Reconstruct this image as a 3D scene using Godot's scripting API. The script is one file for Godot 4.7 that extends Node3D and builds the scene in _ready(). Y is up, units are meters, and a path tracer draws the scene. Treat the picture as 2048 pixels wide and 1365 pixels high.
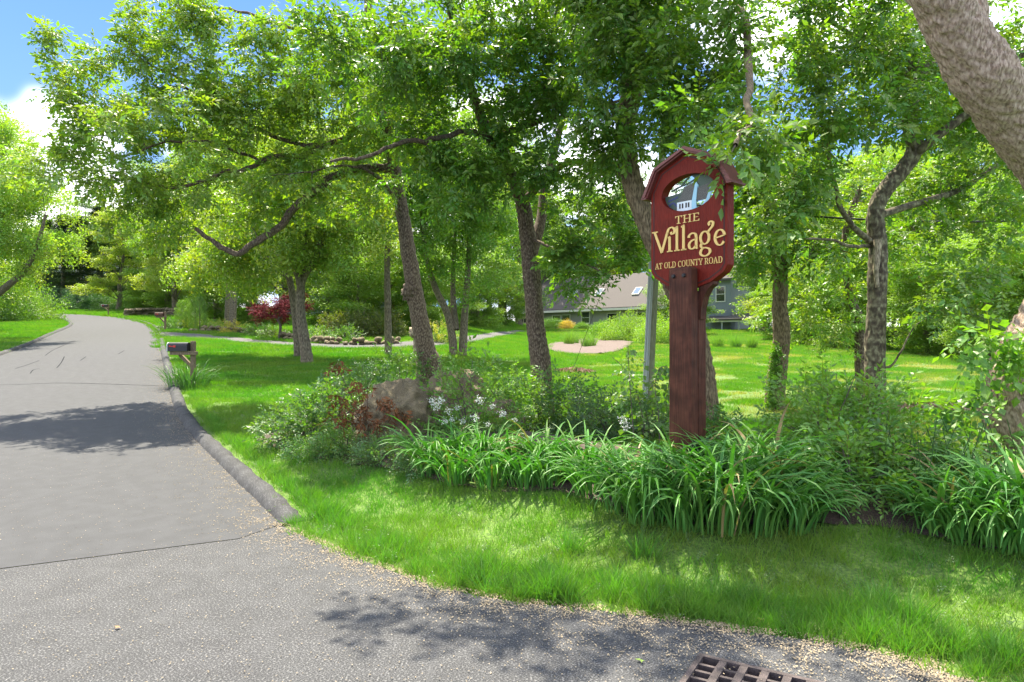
extends Node3D
# A private road entrance: asphalt road and street, a painted sign in a planted bed, lawns, trees and a house behind.
# Pixels of the 2048 x 1365 photograph give directions; distances come from the ground that a thing stands on.

const FOCAL := 1365.0
const EYE := 1.45
const HORIZON := 690.0

var rng := RandomNumberGenerator.new()
var noise := FastNoiseLite.new()
var ridge := FastNoiseLite.new()
var fine := FastNoiseLite.new()
var road_poly := PackedVector2Array()
var street_poly := PackedVector2Array()
var drive_poly := PackedVector2Array()
var mulch_poly := PackedVector2Array()
var bed_poly := PackedVector2Array()
var grate_poly := PackedVector2Array()
var kerb_right: Array[Vector3] = []
var kerb_left: Array[Vector3] = []
var taken := {}
var M := {}
var S := {}
const MOUND := [Vector2(4.2, 5.9), Vector2(1.6, 6.0), Vector2(-0.2, 7.8), Vector2(-1.9, 9.6)]

# ---------------------------------------------------------------- terrain and pixels
func rise(d: float) -> float:
	var t := (d - 9.0) / 2.0
	var s := 2.0 * log(1.0 + exp(minf(t, 30.0)))
	if t > 30.0: s = d - 9.0
	if s > 85.0: s = 85.0 + (s - 85.0) * 0.25
	return s

func gh(x: float, z: float) -> float:
	var d := -z
	var s := lerpf(0.078, 0.047, smoothstep(-7.0, 4.0, x))
	var h := s * rise(d)
	var p := Vector2(x, d)
	if d > 2.5 and d < 14.0 and absf(x) < 8.0:
		var best := 99.0
		for i in 3:
			var q := Geometry2D.get_closest_point_to_segment(p, MOUND[i], MOUND[i + 1])
			best = minf(best, q.distance_to(p))
		h += 0.36 * (1.0 - smoothstep(0.2, 2.1, best))
	return h

func P(px: float, py: float, d: float) -> Vector3:
	return Vector3((px - 1024.0) / FOCAL * d, EYE - (py - HORIZON) / FOCAL * d, -d)

func base_at(px: float, d: float) -> Vector3:
	var x := (px - 1024.0) / FOCAL * d
	return Vector3(x, gh(x, -d), -d)

func on_ground(px: float, py: float) -> Vector3:
	var d := 1.8
	var last := d
	while d < 160.0:
		var p := P(px, py, d)
		if p.y <= gh(p.x, p.z):
			var lo := last
			var hi := d
			for i in 14:
				var m := (lo + hi) * 0.5
				var q := P(px, py, m)
				if q.y <= gh(q.x, q.z): hi = m
				else: lo = m
			return base_at(px, hi)
		last = d
		d *= 1.02
	return base_at(px, 160.0)

func flat(p: Vector3) -> Vector2:
	return Vector2(p.x, p.z)

func rise_to(p: Vector2, up := 0.0) -> Vector3:
	return Vector3(p.x, gh(p.x, p.y) + up, p.y)

# ---------------------------------------------------------------- nodes
func numbered(called: String) -> String:
	if not taken.has(called):
		taken[called] = 0
		return called
	taken[called] += 1
	return "%s_%03d" % [called, taken[called]]

func tag(o: Node3D, label: String, category := "", group := "", kind := "") -> Node3D:
	if label: o.set_meta("label", label)
	if category: o.set_meta("category", category)
	if group: o.set_meta("group", group)
	if kind: o.set_meta("kind", kind)
	return o

func thing(called: String, label: String, category: String, at := Vector3.ZERO, turn := 0.0, group := "") -> Node3D:
	var o := Node3D.new()
	o.name = numbered(called)
	add_child(o)
	o.position = at
	o.rotation.y = turn
	tag(o, label, category, group)
	return o

func put(called: String, mesh: Mesh, m: Material, parent: Node = null, kind := "") -> MeshInstance3D:
	var o := MeshInstance3D.new()
	o.mesh = mesh
	if m: o.material_override = m
	if parent == null:
		o.name = numbered(called)
		add_child(o)
	else:
		o.name = called
		parent.add_child(o, true)
	if kind: o.set_meta("kind", kind)
	return o

func copy(o: Node3D, at: Vector3, turn: float, size := Vector3.ONE, label := "") -> Node3D:
	var c: Node3D = o.duplicate()
	var stem: String = o.name
	if stem.length() > 4 and stem.right(3).is_valid_int(): stem = stem.left(stem.length() - 4)
	c.name = numbered(stem)
	add_child(c)
	c.position = at
	c.rotation = Vector3(0, turn, 0)
	c.scale = size
	if label: c.set_meta("label", label)
	return c

func scatter(called: String, mesh: Mesh, m: Material, where: Array[Transform3D], tints: PackedColorArray, parent: Node = null) -> MultiMeshInstance3D:
	var mm := MultiMesh.new()
	mm.transform_format = MultiMesh.TRANSFORM_3D
	mm.use_colors = tints.size() > 0
	mm.mesh = mesh
	mm.instance_count = where.size()
	for i in where.size():
		mm.set_instance_transform(i, where[i])
		if tints.size(): mm.set_instance_color(i, tints[i])
	var o := MultiMeshInstance3D.new()
	o.multimesh = mm
	o.material_override = m
	if parent == null:
		o.name = numbered(called)
		add_child(o)
	else:
		o.name = called
		parent.add_child(o, true)
	o.set_meta("kind", "stuff")
	return o

# the same, joined into one mesh: quicker to trace where the copies crowd one another
func joined(called: String, mesh: ArrayMesh, m: Material, where: Array[Transform3D], tints: PackedColorArray, parent: Node) -> MeshInstance3D:
	var a := mesh.surface_get_arrays(0)
	var v: PackedVector3Array = a[Mesh.ARRAY_VERTEX]
	var c: PackedColorArray = a[Mesh.ARRAY_COLOR]
	var shades: Array[PackedColorArray] = []
	var step := maxi(1, where.size() / 40)
	for k in range(0, where.size(), step):
		var row := PackedColorArray()
		for q in c: row.append(q * tints[k])
		shades.append(row)
	var vv := PackedVector3Array()
	var cc := PackedColorArray()
	for k in where.size():
		vv.append_array(where[k] * v)
		cc.append_array(shades[(k * 7) % shades.size()])
	var ii := PackedInt32Array()
	ii.resize(vv.size())
	for k in vv.size(): ii[k] = k
	var out := []
	out.resize(Mesh.ARRAY_MAX)
	out[Mesh.ARRAY_VERTEX] = vv
	out[Mesh.ARRAY_COLOR] = cc
	out[Mesh.ARRAY_INDEX] = ii
	var am := ArrayMesh.new()
	am.add_surface_from_arrays(Mesh.PRIMITIVE_TRIANGLES, out)
	return put(called, am, m, parent, "stuff")

# ---------------------------------------------------------------- mesh builder
class Shape:
	var v := PackedVector3Array()
	var n := PackedVector3Array()
	var c := PackedColorArray()
	var t := PackedVector2Array()
	var smooth := false
	var idx := PackedInt32Array()

	func tri(a: Vector3, b: Vector3, d: Vector3, col := Color.WHITE) -> void:
		var k := v.size()
		v.append(a); v.append(b); v.append(d)
		c.append(col); c.append(col); c.append(col)
		idx.append(k); idx.append(k + 1); idx.append(k + 2)

	func quad(a: Vector3, b: Vector3, d: Vector3, e: Vector3, col := Color.WHITE) -> void:
		tri(a, b, d, col)
		tri(a, d, e, col)

	func mesh() -> ArrayMesh:
		var a := []
		a.resize(Mesh.ARRAY_MAX)
		a[Mesh.ARRAY_VERTEX] = v
		if smooth: a[Mesh.ARRAY_NORMAL] = n
		if c.size() == v.size(): a[Mesh.ARRAY_COLOR] = c
		if t.size() == v.size():
			a[Mesh.ARRAY_TEX_UV] = t
			a[Mesh.ARRAY_TEX_UV2] = t
		a[Mesh.ARRAY_INDEX] = idx
		var m := ArrayMesh.new()
		m.add_surface_from_arrays(Mesh.PRIMITIVE_TRIANGLES, a)
		return m

# a box between two corners with small chamfers on its long edges
func bar(s: Shape, lo: Vector3, hi: Vector3, bevel := 0.0, xf := Transform3D()) -> void:
	if bevel <= 0.0:
		var p := []
		for k in 8:
			p.append(xf * Vector3(hi.x if k & 1 else lo.x, hi.y if k & 2 else lo.y, hi.z if k & 4 else lo.z))
		s.quad(p[4], p[6], p[7], p[5]); s.quad(p[1], p[3], p[2], p[0])
		s.quad(p[0], p[2], p[6], p[4]); s.quad(p[5], p[7], p[3], p[1])
		s.quad(p[2], p[3], p[7], p[6]); s.quad(p[0], p[4], p[5], p[1])
		return
	# vertical prism with an octagonal plan, and chamfered ends
	var b := bevel
	var rings := []
	for e in [[lo.y, b], [lo.y + b, 0.0], [hi.y - b, 0.0], [hi.y, b]]:
		var y: float = e[0]
		var q: float = e[1]
		rings.append([Vector3(lo.x + b, y, lo.z + q), Vector3(hi.x - b, y, lo.z + q), Vector3(hi.x - q, y, lo.z + b), Vector3(hi.x - q, y, hi.z - b), Vector3(hi.x - b, y, hi.z - q), Vector3(lo.x + b, y, hi.z - q), Vector3(lo.x + q, y, hi.z - b), Vector3(lo.x + q, y, lo.z + b)])
	for r in 3:
		for k in 8:
			var k2 := (k + 1) % 8
			s.quad(xf * rings[r][k], xf * rings[r][k2], xf * rings[r + 1][k2], xf * rings[r + 1][k])
	for k in range(1, 7):
		s.tri(xf * rings[3][0], xf * rings[3][k], xf * rings[3][k + 1])
		s.tri(xf * rings[0][0], xf * rings[0][k + 1], xf * rings[0][k])

func prism(s: Shape, poly: PackedVector2Array, z0: float, z1: float, xf := Transform3D()) -> void:
	var ring := poly
	if Geometry2D.is_polygon_clockwise(ring):
		ring = ring.duplicate()
		ring.reverse()
	var t := Geometry2D.triangulate_polygon(ring)
	for k in range(0, t.size(), 3):
		var a := ring[t[k]]
		var b := ring[t[k + 1]]
		var d := ring[t[k + 2]]
		if (b - a).cross(d - a) > 0.0:
			var w := b
			b = d
			d = w
		s.tri(xf * Vector3(a.x, a.y, z1), xf * Vector3(b.x, b.y, z1), xf * Vector3(d.x, d.y, z1))
		s.tri(xf * Vector3(a.x, a.y, z0), xf * Vector3(d.x, d.y, z0), xf * Vector3(b.x, b.y, z0))
	for k in ring.size():
		var a := ring[k]
		var b := ring[(k + 1) % ring.size()]
		s.quad(xf * Vector3(a.x, a.y, z1), xf * Vector3(b.x, b.y, z1), xf * Vector3(b.x, b.y, z0), xf * Vector3(a.x, a.y, z0))

func spline(pts: Array, per: int) -> Array[Vector3]:
	var out: Array[Vector3] = []
	for i in pts.size() - 1:
		var a: Vector3 = pts[maxi(i - 1, 0)]
		var b: Vector3 = pts[i]
		var d: Vector3 = pts[i + 1]
		var e: Vector3 = pts[mini(i + 2, pts.size() - 1)]
		for k in per:
			out.append(b.cubic_interpolate(d, a, e, float(k) / per))
	out.append(pts[pts.size() - 1])
	return out

# a round tube with smooth normals; bump > 0 gives ridged bark relief
func tube(s: Shape, pts: Array[Vector3], r0: float, r1: float, sides: int, bump := 0.0, freq := Vector2(9.0, 2.2), flare := 0.0, lump := 0.0, col := Color.WHITE) -> void:
	s.smooth = true
	var n := pts.size()
	var up := (pts[1] - pts[0]).normalized()
	var side := up.cross(Vector3(0.3, 0.1, 1.0)).normalized()
	var first := s.v.size()
	for i in n:
		var dir := (pts[mini(i + 1, n - 1)] - pts[maxi(i - 1, 0)]).normalized()
		side = (side - dir * side.dot(dir)).normalized()
		var other := dir.cross(side)
		var f := float(i) / (n - 1)
		var r := lerpf(r0, r1, f)
		if flare > 0.0: r *= 1.0 + flare * exp(-f * 14.0)
		for k in sides:
			var ang := TAU * k / sides
			var out := side * cos(ang) + other * sin(ang)
			var rr := r
			var p := pts[i] + out * r
			if lump > 0.0: rr *= 1.0 + lump * noise.get_noise_3d(p.x * 1.3, p.y * 0.9, p.z * 1.3)
			if bump > 0.0:
				rr += bump * ridge.get_noise_3d(p.x * freq.x, p.y * freq.y, p.z * freq.x)
				rr += bump * 0.5 * fine.get_noise_3d(p.x * freq.x * 2.6, p.y * freq.y * 3.5, p.z * freq.x * 2.6)
			s.v.append(pts[i] + out * rr)
			s.n.append(out)
			s.c.append(col)
	for i in n - 1:
		for k in sides:
			var a := first + i * sides + k
			var b := first + i * sides + (k + 1) % sides
			s.idx.append_array(PackedInt32Array([a, a + sides, b, b, a + sides, b + sides]))
	if bump > 0.0:
		# normals from the displaced surface
		for i in n:
			for k in sides:
				var c0 := first + i * sides
				var du := s.v[c0 + (k + 1) % sides] - s.v[c0 + (k + sides - 1) % sides]
				var dv := s.v[first + mini(i + 1, n - 1) * sides + k] - s.v[first + maxi(i - 1, 0) * sides + k]
				var nn := du.cross(dv).normalized()
				s.n[c0 + k] = nn if nn.dot(s.n[c0 + k]) > 0.0 else -nn

func cap(s: Shape, at: Vector3, dir: Vector3, r: float, sides: int) -> void:
	var side := dir.cross(Vector3(0.3, 0.1, 1.0)).normalized()
	var other := dir.cross(side)
	var k0 := s.v.size()
	s.v.append(at); s.n.append(dir); s.c.append(Color.WHITE)
	for k in sides:
		var a := TAU * k / sides
		s.v.append(at + (side * cos(a) + other * sin(a)) * r); s.n.append(dir); s.c.append(Color.WHITE)
	for k in sides:
		s.idx.append_array(PackedInt32Array([k0, k0 + 1 + (k + 1) % sides, k0 + 1 + k]))

# a polygon laid over the ground, cut into cells
func drape(poly: PackedVector2Array, cell: float, up: float, hole := PackedVector2Array(), wob := 0.0) -> ArrayMesh:
	var s := Shape.new()
	var lo := poly[0]
	var hi := poly[0]
	for p in poly:
		lo = lo.min(p)
		hi = hi.max(p)
	for i in int(ceil((hi.x - lo.x) / cell)):
		for j in int(ceil((hi.y - lo.y) / cell)):
			var a := lo + Vector2(i, j) * cell
			var box := PackedVector2Array([a, a + Vector2(cell, 0), a + Vector2(cell, cell), a + Vector2(0, cell)])
			for piece in Geometry2D.intersect_polygons(poly, box):
				var pieces: Array = [piece]
				if hole.size() and a.distance_to(hole[0]) < 2.0: pieces = Geometry2D.clip_polygons(piece, hole)
				for q in pieces:
					var t := Geometry2D.triangulate_polygon(q)
					for k in range(0, t.size(), 3):
						var b: Vector2 = q[t[k]]
						var d: Vector2 = q[t[k + 1]]
						var e: Vector2 = q[t[k + 2]]
						var w0 := wob * noise.get_noise_2d(b.x * 3.0, b.y * 3.0)
						var w1 := wob * noise.get_noise_2d(d.x * 3.0, d.y * 3.0)
						var w2 := wob * noise.get_noise_2d(e.x * 3.0, e.y * 3.0)
						if (d - b).cross(e - b) > 0.0: s.tri(rise_to(b, up + w0), rise_to(d, up + w1), rise_to(e, up + w2))
						else: s.tri(rise_to(b, up + w0), rise_to(e, up + w2), rise_to(d, up + w1))
	s.smooth = true
	for p in s.v:
		var e := 0.15
		s.n.append(Vector3(gh(p.x - e, p.z) - gh(p.x + e, p.z), 2.0 * e, gh(p.x, p.z - e) - gh(p.x, p.z + e)).normalized())
		s.t.append(Vector2(p.x, p.z))
	return s.mesh()

# ---------------------------------------------------------------- materials
func lin(r: float, g: float, b: float) -> Color:
	return Color(r, g, b).linear_to_srgb()

func plain(r: float, g: float, b: float, rough := 0.8, metal := 0.0) -> StandardMaterial3D:
	var m := StandardMaterial3D.new()
	m.albedo_color = lin(r, g, b)
	m.roughness = rough
	m.metallic = metal
	return m

func leaf_material(rough := 0.5, shine := 0.5, through := Color(0.95, 1.0, 0.35)) -> StandardMaterial3D:
	var m := StandardMaterial3D.new()
	m.albedo_color = Color.WHITE
	m.vertex_color_use_as_albedo = true
	m.roughness = rough
	m.metallic_specular = shine
	m.backlight_enabled = true
	m.backlight = through
	return m

func ramp(stops: Array) -> Gradient:
	var g := Gradient.new()
	var offs := PackedFloat32Array()
	var cols := PackedColorArray()
	for s in stops:
		offs.append(s[0])
		cols.append(lin(s[1], s[2], s[3]))
	g.offsets = offs
	g.colors = cols
	return g

func noise_tex(kind: int, freq: float, octaves: int, stops: Array, seed_: int, size := 512, relief := false, cell := 0) -> NoiseTexture2D:
	var f := FastNoiseLite.new()
	f.noise_type = kind
	f.frequency = freq
	f.fractal_octaves = octaves
	f.fractal_type = FastNoiseLite.FRACTAL_FBM if octaves > 1 else FastNoiseLite.FRACTAL_NONE
	f.cellular_return_type = cell
	f.seed = seed_
	var t := NoiseTexture2D.new()
	t.width = size
	t.height = size
	t.seamless = true
	t.noise = f
	if stops.size(): t.color_ramp = ramp(stops)
	return t

func textured(stops: Array, scale_: Vector3, freq: float, octaves: int, rough: float, seed_: int, kind := FastNoiseLite.TYPE_SIMPLEX_SMOOTH, relief := 0.0, size := 512, world := true, cell := 0) -> StandardMaterial3D:
	var m := StandardMaterial3D.new()
	m.albedo_texture = noise_tex(kind, freq, octaves, stops, seed_, size, false, cell)
	m.roughness = rough
	m.uv1_triplanar = true
	m.uv1_world_triplanar = world
	m.uv1_scale = scale_
	if relief > 0.0:
		m.heightmap_enabled = true
		m.heightmap_texture = noise_tex(kind, freq, octaves, [], seed_, size, false, cell)
		m.heightmap_scale = relief
	return m

func with_patches(m: StandardMaterial3D, dark: float, scale_: float, seed_: int) -> StandardMaterial3D:
	m.detail_enabled = true
	m.detail_albedo = noise_tex(FastNoiseLite.TYPE_SIMPLEX_SMOOTH, 0.012, 4, [[0.25, dark, dark, dark], [0.75, 1.0, 1.0, 1.0]], seed_, 512)
	m.detail_blend_mode = BaseMaterial3D.BLEND_MODE_MUL
	m.detail_uv_layer = BaseMaterial3D.DETAIL_UV_2
	m.uv2_triplanar = true
	m.uv2_world_triplanar = true
	m.uv2_scale = Vector3(scale_, scale_, scale_)
	return m

func level(m: StandardMaterial3D) -> StandardMaterial3D:
	m.uv1_triplanar = false
	m.uv2_triplanar = false
	return m

func make_materials() -> void:
	var cellular := FastNoiseLite.TYPE_CELLULAR
	M.street = level(with_patches(textured([[0.0, 0.012, 0.0124, 0.0134], [0.3, 0.045, 0.046, 0.048], [0.6, 0.098, 0.099, 0.1008], [1.0, 0.31, 0.3089, 0.2976]], Vector3(1.25, 1.25, 1.25), 0.085, 2, 0.9, 3, cellular, 0.9, 1024, true, 1), 0.84, 0.5, 31))
	M.road = level(with_patches(textured([[0.0, 0.0135, 0.0144, 0.0166], [0.5, 0.0389, 0.0409, 0.0443], [1.0, 0.1019, 0.1033, 0.1063]], Vector3(1.1, 1.1, 1.1), 0.16, 2, 0.88, 5, FastNoiseLite.TYPE_SIMPLEX, 0.0, 1024), 0.83, 0.6, 37))
	M.kerb = level(with_patches(textured([[0.0, 0.012, 0.0125, 0.0135], [0.45, 0.043, 0.044, 0.0455], [1.0, 0.16, 0.16, 0.158]], Vector3(1.6, 1.6, 1.6), 0.08, 2, 0.9, 9, cellular, 0.0, 512, true, 1), 0.6, 0.5, 33))
	M.lawn = level(textured([[0.0, 0.035, 0.07, 0.012], [0.45, 0.075, 0.14, 0.018], [0.75, 0.11, 0.19, 0.024], [1.0, 0.17, 0.2, 0.05]], Vector3(0.9, 0.9, 0.9), 0.05, 4, 0.95, 11, FastNoiseLite.TYPE_SIMPLEX, 0.0))
	M.lawn.vertex_color_use_as_albedo = true
	M.soil = level(textured([[0.0, 0.02, 0.013, 0.009], [0.5, 0.055, 0.035, 0.025], [1.0, 0.16, 0.115, 0.085]], Vector3(1.6, 1.6, 1.6), 0.09, 3, 0.95, 13, cellular, 0.0, 512, true, 1))
	M.mulch = level(textured([[0.0, 0.055, 0.036, 0.029], [0.5, 0.125, 0.092, 0.076], [1.0, 0.2, 0.16, 0.138]], Vector3(0.8, 0.8, 0.8), 0.09, 3, 0.95, 15, cellular, 0.0, 512, true, 1))
	M.drive = level(textured([[0.0, 0.06, 0.058, 0.056], [1.0, 0.13, 0.125, 0.12]], Vector3(0.6, 0.6, 0.6), 0.07, 3, 0.95, 17))
	M.bark_cherry = textured([[0.15, 0.0324, 0.0206, 0.0125], [0.45, 0.095, 0.0647, 0.0413], [0.65, 0.1512, 0.1117, 0.0749], [0.9, 0.27, 0.2254, 0.156]], Vector3(1.6, 0.75, 1.6), 0.03, 4, 0.92, 21, FastNoiseLite.TYPE_SIMPLEX, 0.0)
	M.bark_lichen = textured([[0.15, 0.0367, 0.0274, 0.0172], [0.45, 0.0864, 0.0666, 0.0429], [0.6, 0.1404, 0.1225, 0.0749], [0.85, 0.2916, 0.2744, 0.1677]], Vector3(1.1, 0.7, 1.1), 0.02, 5, 0.92, 22, FastNoiseLite.TYPE_SIMPLEX, 0.0)
	M.bark_furrow = textured([[0.2, 0.0594, 0.0412, 0.0218], [0.5, 0.1512, 0.1127, 0.0624], [0.8, 0.2808, 0.2156, 0.1248]], Vector3(2.2, 0.5, 2.2), 0.03, 4, 0.93, 23, FastNoiseLite.TYPE_SIMPLEX, 0.0)
	M.bark_pale = textured([[0.2, 0.13, 0.088, 0.058], [0.5, 0.31, 0.225, 0.16], [0.8, 0.48, 0.38, 0.29]], Vector3(2.2, 0.8, 2.2), 0.03, 5, 0.93, 24, FastNoiseLite.TYPE_SIMPLEX, 0.0)
	M.bark_grey = textured([[0.2, 0.0648, 0.049, 0.0328], [0.5, 0.1512, 0.1225, 0.0819], [0.8, 0.27, 0.2254, 0.156]], Vector3(1.5, 0.4, 1.5), 0.03, 4, 0.93, 25, FastNoiseLite.TYPE_SIMPLEX, 0.0)
	M.twig = plain(0.1, 0.082, 0.064, 0.85)
	M.dead_wood = textured([[0.2, 0.1296, 0.098, 0.0624], [0.6, 0.3456, 0.2842, 0.195], [0.9, 0.54, 0.4508, 0.312]], Vector3(3.0, 0.6, 3.0), 0.03, 4, 0.9, 26, FastNoiseLite.TYPE_SIMPLEX, 0.0)
	M.stone = with_patches(textured([[0.1, 0.0872, 0.0672, 0.0365], [0.45, 0.2052, 0.1652, 0.0928], [0.75, 0.3078, 0.2545, 0.1459], [1.0, 0.4617, 0.3938, 0.2321]], Vector3(2.2, 2.2, 2.2), 0.06, 5, 0.9, 27, FastNoiseLite.TYPE_SIMPLEX, 1.6), 0.55, 0.6, 35)
	M.leaf = leaf_material(0.43, 0.58)
	M.far_leaf = leaf_material(0.45, 0.55)
	M.grass = leaf_material(0.55, 0.35, Color(0.8, 1.0, 0.3))
	M.blade = leaf_material(0.5, 0.4, Color(0.6, 0.75, 0.25))
	M.dry_leaf = leaf_material(0.8, 0.3, Color(0.5, 0.4, 0.2))
	M.petal = leaf_material(0.7, 0.4, Color(0.5, 0.5, 0.45))
	M.red_paint = with_patches(textured([[0.1, 0.135, 0.0109, 0.0049], [0.6, 0.1665, 0.0138, 0.006], [1.0, 0.198, 0.0196, 0.0086]], Vector3(4.0, 0.6, 4.0), 0.03, 4, 0.6, 41, FastNoiseLite.TYPE_SIMPLEX, 0.25, 512, false), 0.8, 0.9, 43)
	M.roof_paint = textured([[0.1, 0.1, 0.024, 0.019], [0.6, 0.15, 0.035, 0.028], [1.0, 0.2, 0.06, 0.05]], Vector3(0.8, 3.5, 3.5), 0.03, 4, 0.55, 42, FastNoiseLite.TYPE_SIMPLEX, 0.0, 512, false)
	M.stained = with_patches(textured([[0.1, 0.067, 0.0229, 0.0145], [0.5, 0.0975, 0.033, 0.0198], [0.8, 0.1159, 0.0424, 0.0249], [1.0, 0.1342, 0.0589, 0.0343]], Vector3(3.0, 0.2, 3.0), 0.03, 5, 0.65, 44, FastNoiseLite.TYPE_SIMPLEX, 0.3, 512, false), 0.55, 1.1, 45)
	M.red_paint.metallic_specular = 0.3
	M.stained.metallic_specular = 0.3
	M.gold = plain(0.62, 0.43, 0.13, 0.45, 0.15)
	M.dark_line = plain(0.018, 0.006, 0.006, 0.7)
	M.iron = plain(0.02, 0.02, 0.022, 0.5, 0.4)
	M.black_metal = plain(0.012, 0.012, 0.013, 0.45)
	M.flag_red = plain(0.62, 0.035, 0.02, 0.5)
	M.pale_metal = plain(0.5, 0.5, 0.5, 0.4, 0.3)
	M.wood_post = textured([[0.1, 0.09, 0.062, 0.034], [0.6, 0.19, 0.14, 0.085], [1.0, 0.3, 0.24, 0.16]], Vector3(5.0, 0.5, 5.0), 0.03, 4, 0.85, 46, FastNoiseLite.TYPE_SIMPLEX, 0.0, 512, false)
	M.brown_metal = plain(0.1, 0.05, 0.035, 0.5, 0.2)
	M.rust = with_patches(textured([[0.1, 0.035, 0.026, 0.025], [0.5, 0.075, 0.056, 0.054], [1.0, 0.14, 0.108, 0.102]], Vector3(4.0, 4.0, 4.0), 0.05, 4, 0.75, 47, FastNoiseLite.TYPE_SIMPLEX, 0.0), 0.6, 1.5, 48)
	M.tar = plain(0.032, 0.033, 0.037, 1.0)
	M.tar.metallic_specular = 0.0
	M.pit = plain(0.03, 0.028, 0.026, 0.95)
	M.pole_wood = textured([[0.1, 0.1125, 0.1116, 0.077], [0.6, 0.1875, 0.1872, 0.126], [1.0, 0.2625, 0.2592, 0.189]], Vector3(3.0, 0.25, 3.0), 0.03, 4, 0.85, 49, FastNoiseLite.TYPE_SIMPLEX, 0.0)
	M.conduit = plain(0.33, 0.35, 0.37, 0.5, 0.3)
	M.wire = plain(0.012, 0.012, 0.013, 0.6)
	M.shingle_roof = textured([[0.1, 0.048, 0.0414, 0.0378], [0.5, 0.088, 0.0774, 0.072], [1.0, 0.136, 0.1215, 0.1125]], Vector3(0.9, 2.5, 0.9), 0.06, 3, 0.9, 51)
	M.siding = textured([[0.1, 0.2, 0.195, 0.185], [0.6, 0.3, 0.295, 0.28], [1.0, 0.37, 0.36, 0.345]], Vector3(0.3, 3.0, 0.3), 0.05, 3, 0.85, 52)
	M.blue_siding = textured([[0.1, 0.13, 0.15, 0.165], [0.6, 0.2, 0.23, 0.25], [1.0, 0.28, 0.31, 0.33]], Vector3(0.8, 3.0, 0.8), 0.05, 3, 0.85, 53)
	M.garage = plain(0.5, 0.38, 0.27, 0.6)
	M.trim = plain(0.6, 0.58, 0.54, 0.6)
	M.pane = plain(0.02, 0.025, 0.03, 0.08)
	M.pane.metallic_specular = 0.8
	M.skylight = plain(0.35, 0.42, 0.5, 0.06, 0.6)
	M.grey_roof = textured([[0.1, 0.2, 0.21, 0.23], [1.0, 0.36, 0.37, 0.4]], Vector3(1.0, 2.0, 1.0), 0.05, 3, 0.9, 54)
	M.pale_blue = plain(0.3, 0.56, 0.68, 0.5)
	M.painted_white = plain(0.62, 0.7, 0.72, 0.5)
	M.painted_tree = textured([[0.2, 0.015, 0.03, 0.022], [0.6, 0.05, 0.09, 0.06], [1.0, 0.16, 0.24, 0.17]], Vector3(9, 9, 9), 0.08, 4, 0.6, 55, FastNoiseLite.TYPE_SIMPLEX, 0.0, 256, false)
	M.painted_roof = textured([[0.3, 0.025, 0.027, 0.025], [0.6, 0.075, 0.078, 0.07], [0.95, 0.42, 0.4, 0.34]], Vector3(14, 14, 14), 0.09, 2, 0.6, 56, FastNoiseLite.TYPE_SIMPLEX, 0.0, 256, false)
	M.painted_blue = plain(0.025, 0.04, 0.13, 0.6)

# ---------------------------------------------------------------- leaf meshes
func leaf(s: Shape, at: Vector3, dir: Vector3, face: Vector3, length: float, width: float, fold: float, droop: float, col: Color) -> void:
	var side := dir.cross(face).normalized()
	var up := side.cross(dir).normalized()
	var mid := at + dir * length * 0.45 - up * fold * width
	var tip := at + dir * length - up * droop * length
	var l := at + dir * length * 0.42 + side * width * 0.5
	var r := at + dir * length * 0.42 - side * width * 0.5
	s.tri(at, l, mid, col); s.tri(at, mid, r, col); s.tri(l, tip, mid, col); s.tri(mid, tip, r, col)

func tone(spread: float) -> Color:
	var v := 1.0 + rng.randf_range(-spread, spread)
	return Color(v * (1.0 + rng.randf_range(-0.12, 0.16)), v, v * (1.0 + rng.randf_range(-0.2, 0.2)))

func rand_dir() -> Vector3:
	var y := rng.randf_range(-1.0, 1.0)
	var a := rng.randf() * TAU
	var r := sqrt(1.0 - y * y)
	return Vector3(r * cos(a), y, r * sin(a))

# leaves set alternately along a thin twig that runs along +x and sags
func sprig(count: int, span: float, length: float, width: float, sag: float, spread: float, stalk := true) -> ArrayMesh:
	var s := Shape.new()
	for i in count:
		var t := (i + 0.6) / count
		var at := Vector3(t * span, -sag * t * t * span, rng.randf_range(-0.01, 0.01))
		var sgn := 1.0 if i % 2 == 0 else -1.0
		var dir := Vector3(rng.randf_range(0.2, 0.8), rng.randf_range(-0.55, 0.25), sgn * rng.randf_range(0.35, 1.0)).normalized()
		if i == count - 1: dir = Vector3(1, -0.5, 0).normalized()
		var face := (Vector3.UP + rand_dir() * 0.75).normalized()
		var l := length * rng.randf_range(0.55, 1.25)
		leaf(s, at + dir * 0.012, dir, face, l, width * l / length * rng.randf_range(0.85, 1.1), rng.randf_range(0.05, 0.22), rng.randf_range(0.0, 0.3), tone(spread))
	if stalk:
		var a := Vector3.ZERO
		for i in 3:
			var t := (i + 1) / 3.0
			var b := Vector3(t * span, -sag * t * t * span, 0)
			var w := Vector3(0, 0, 0.0022)
			s.quad(a - w, b - w * 0.6, b + w * 0.6, a + w, Color(0.9, 0.55, 0.6))
			a = b
	return s.mesh()

# many leaves in a loose ball of radius 0.5, for crowns that are far off
func clump(count: int, length: float, width: float, spread: float) -> ArrayMesh:
	var s := Shape.new()
	for i in count:
		var at := rand_dir() * 0.5 * pow(rng.randf(), 0.45)
		at.y *= 0.6
		var dir := (rand_dir() + at * 0.9 + Vector3(0, -0.35, 0)).normalized()
		var face := (Vector3.UP + rand_dir() * 0.8).normalized()
		var l := length * rng.randf_range(0.6, 1.2)
		leaf(s, at, dir, face, l, width * l / length, 0.12, rng.randf_range(0.0, 0.25), tone(spread))
	return s.mesh()

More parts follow.
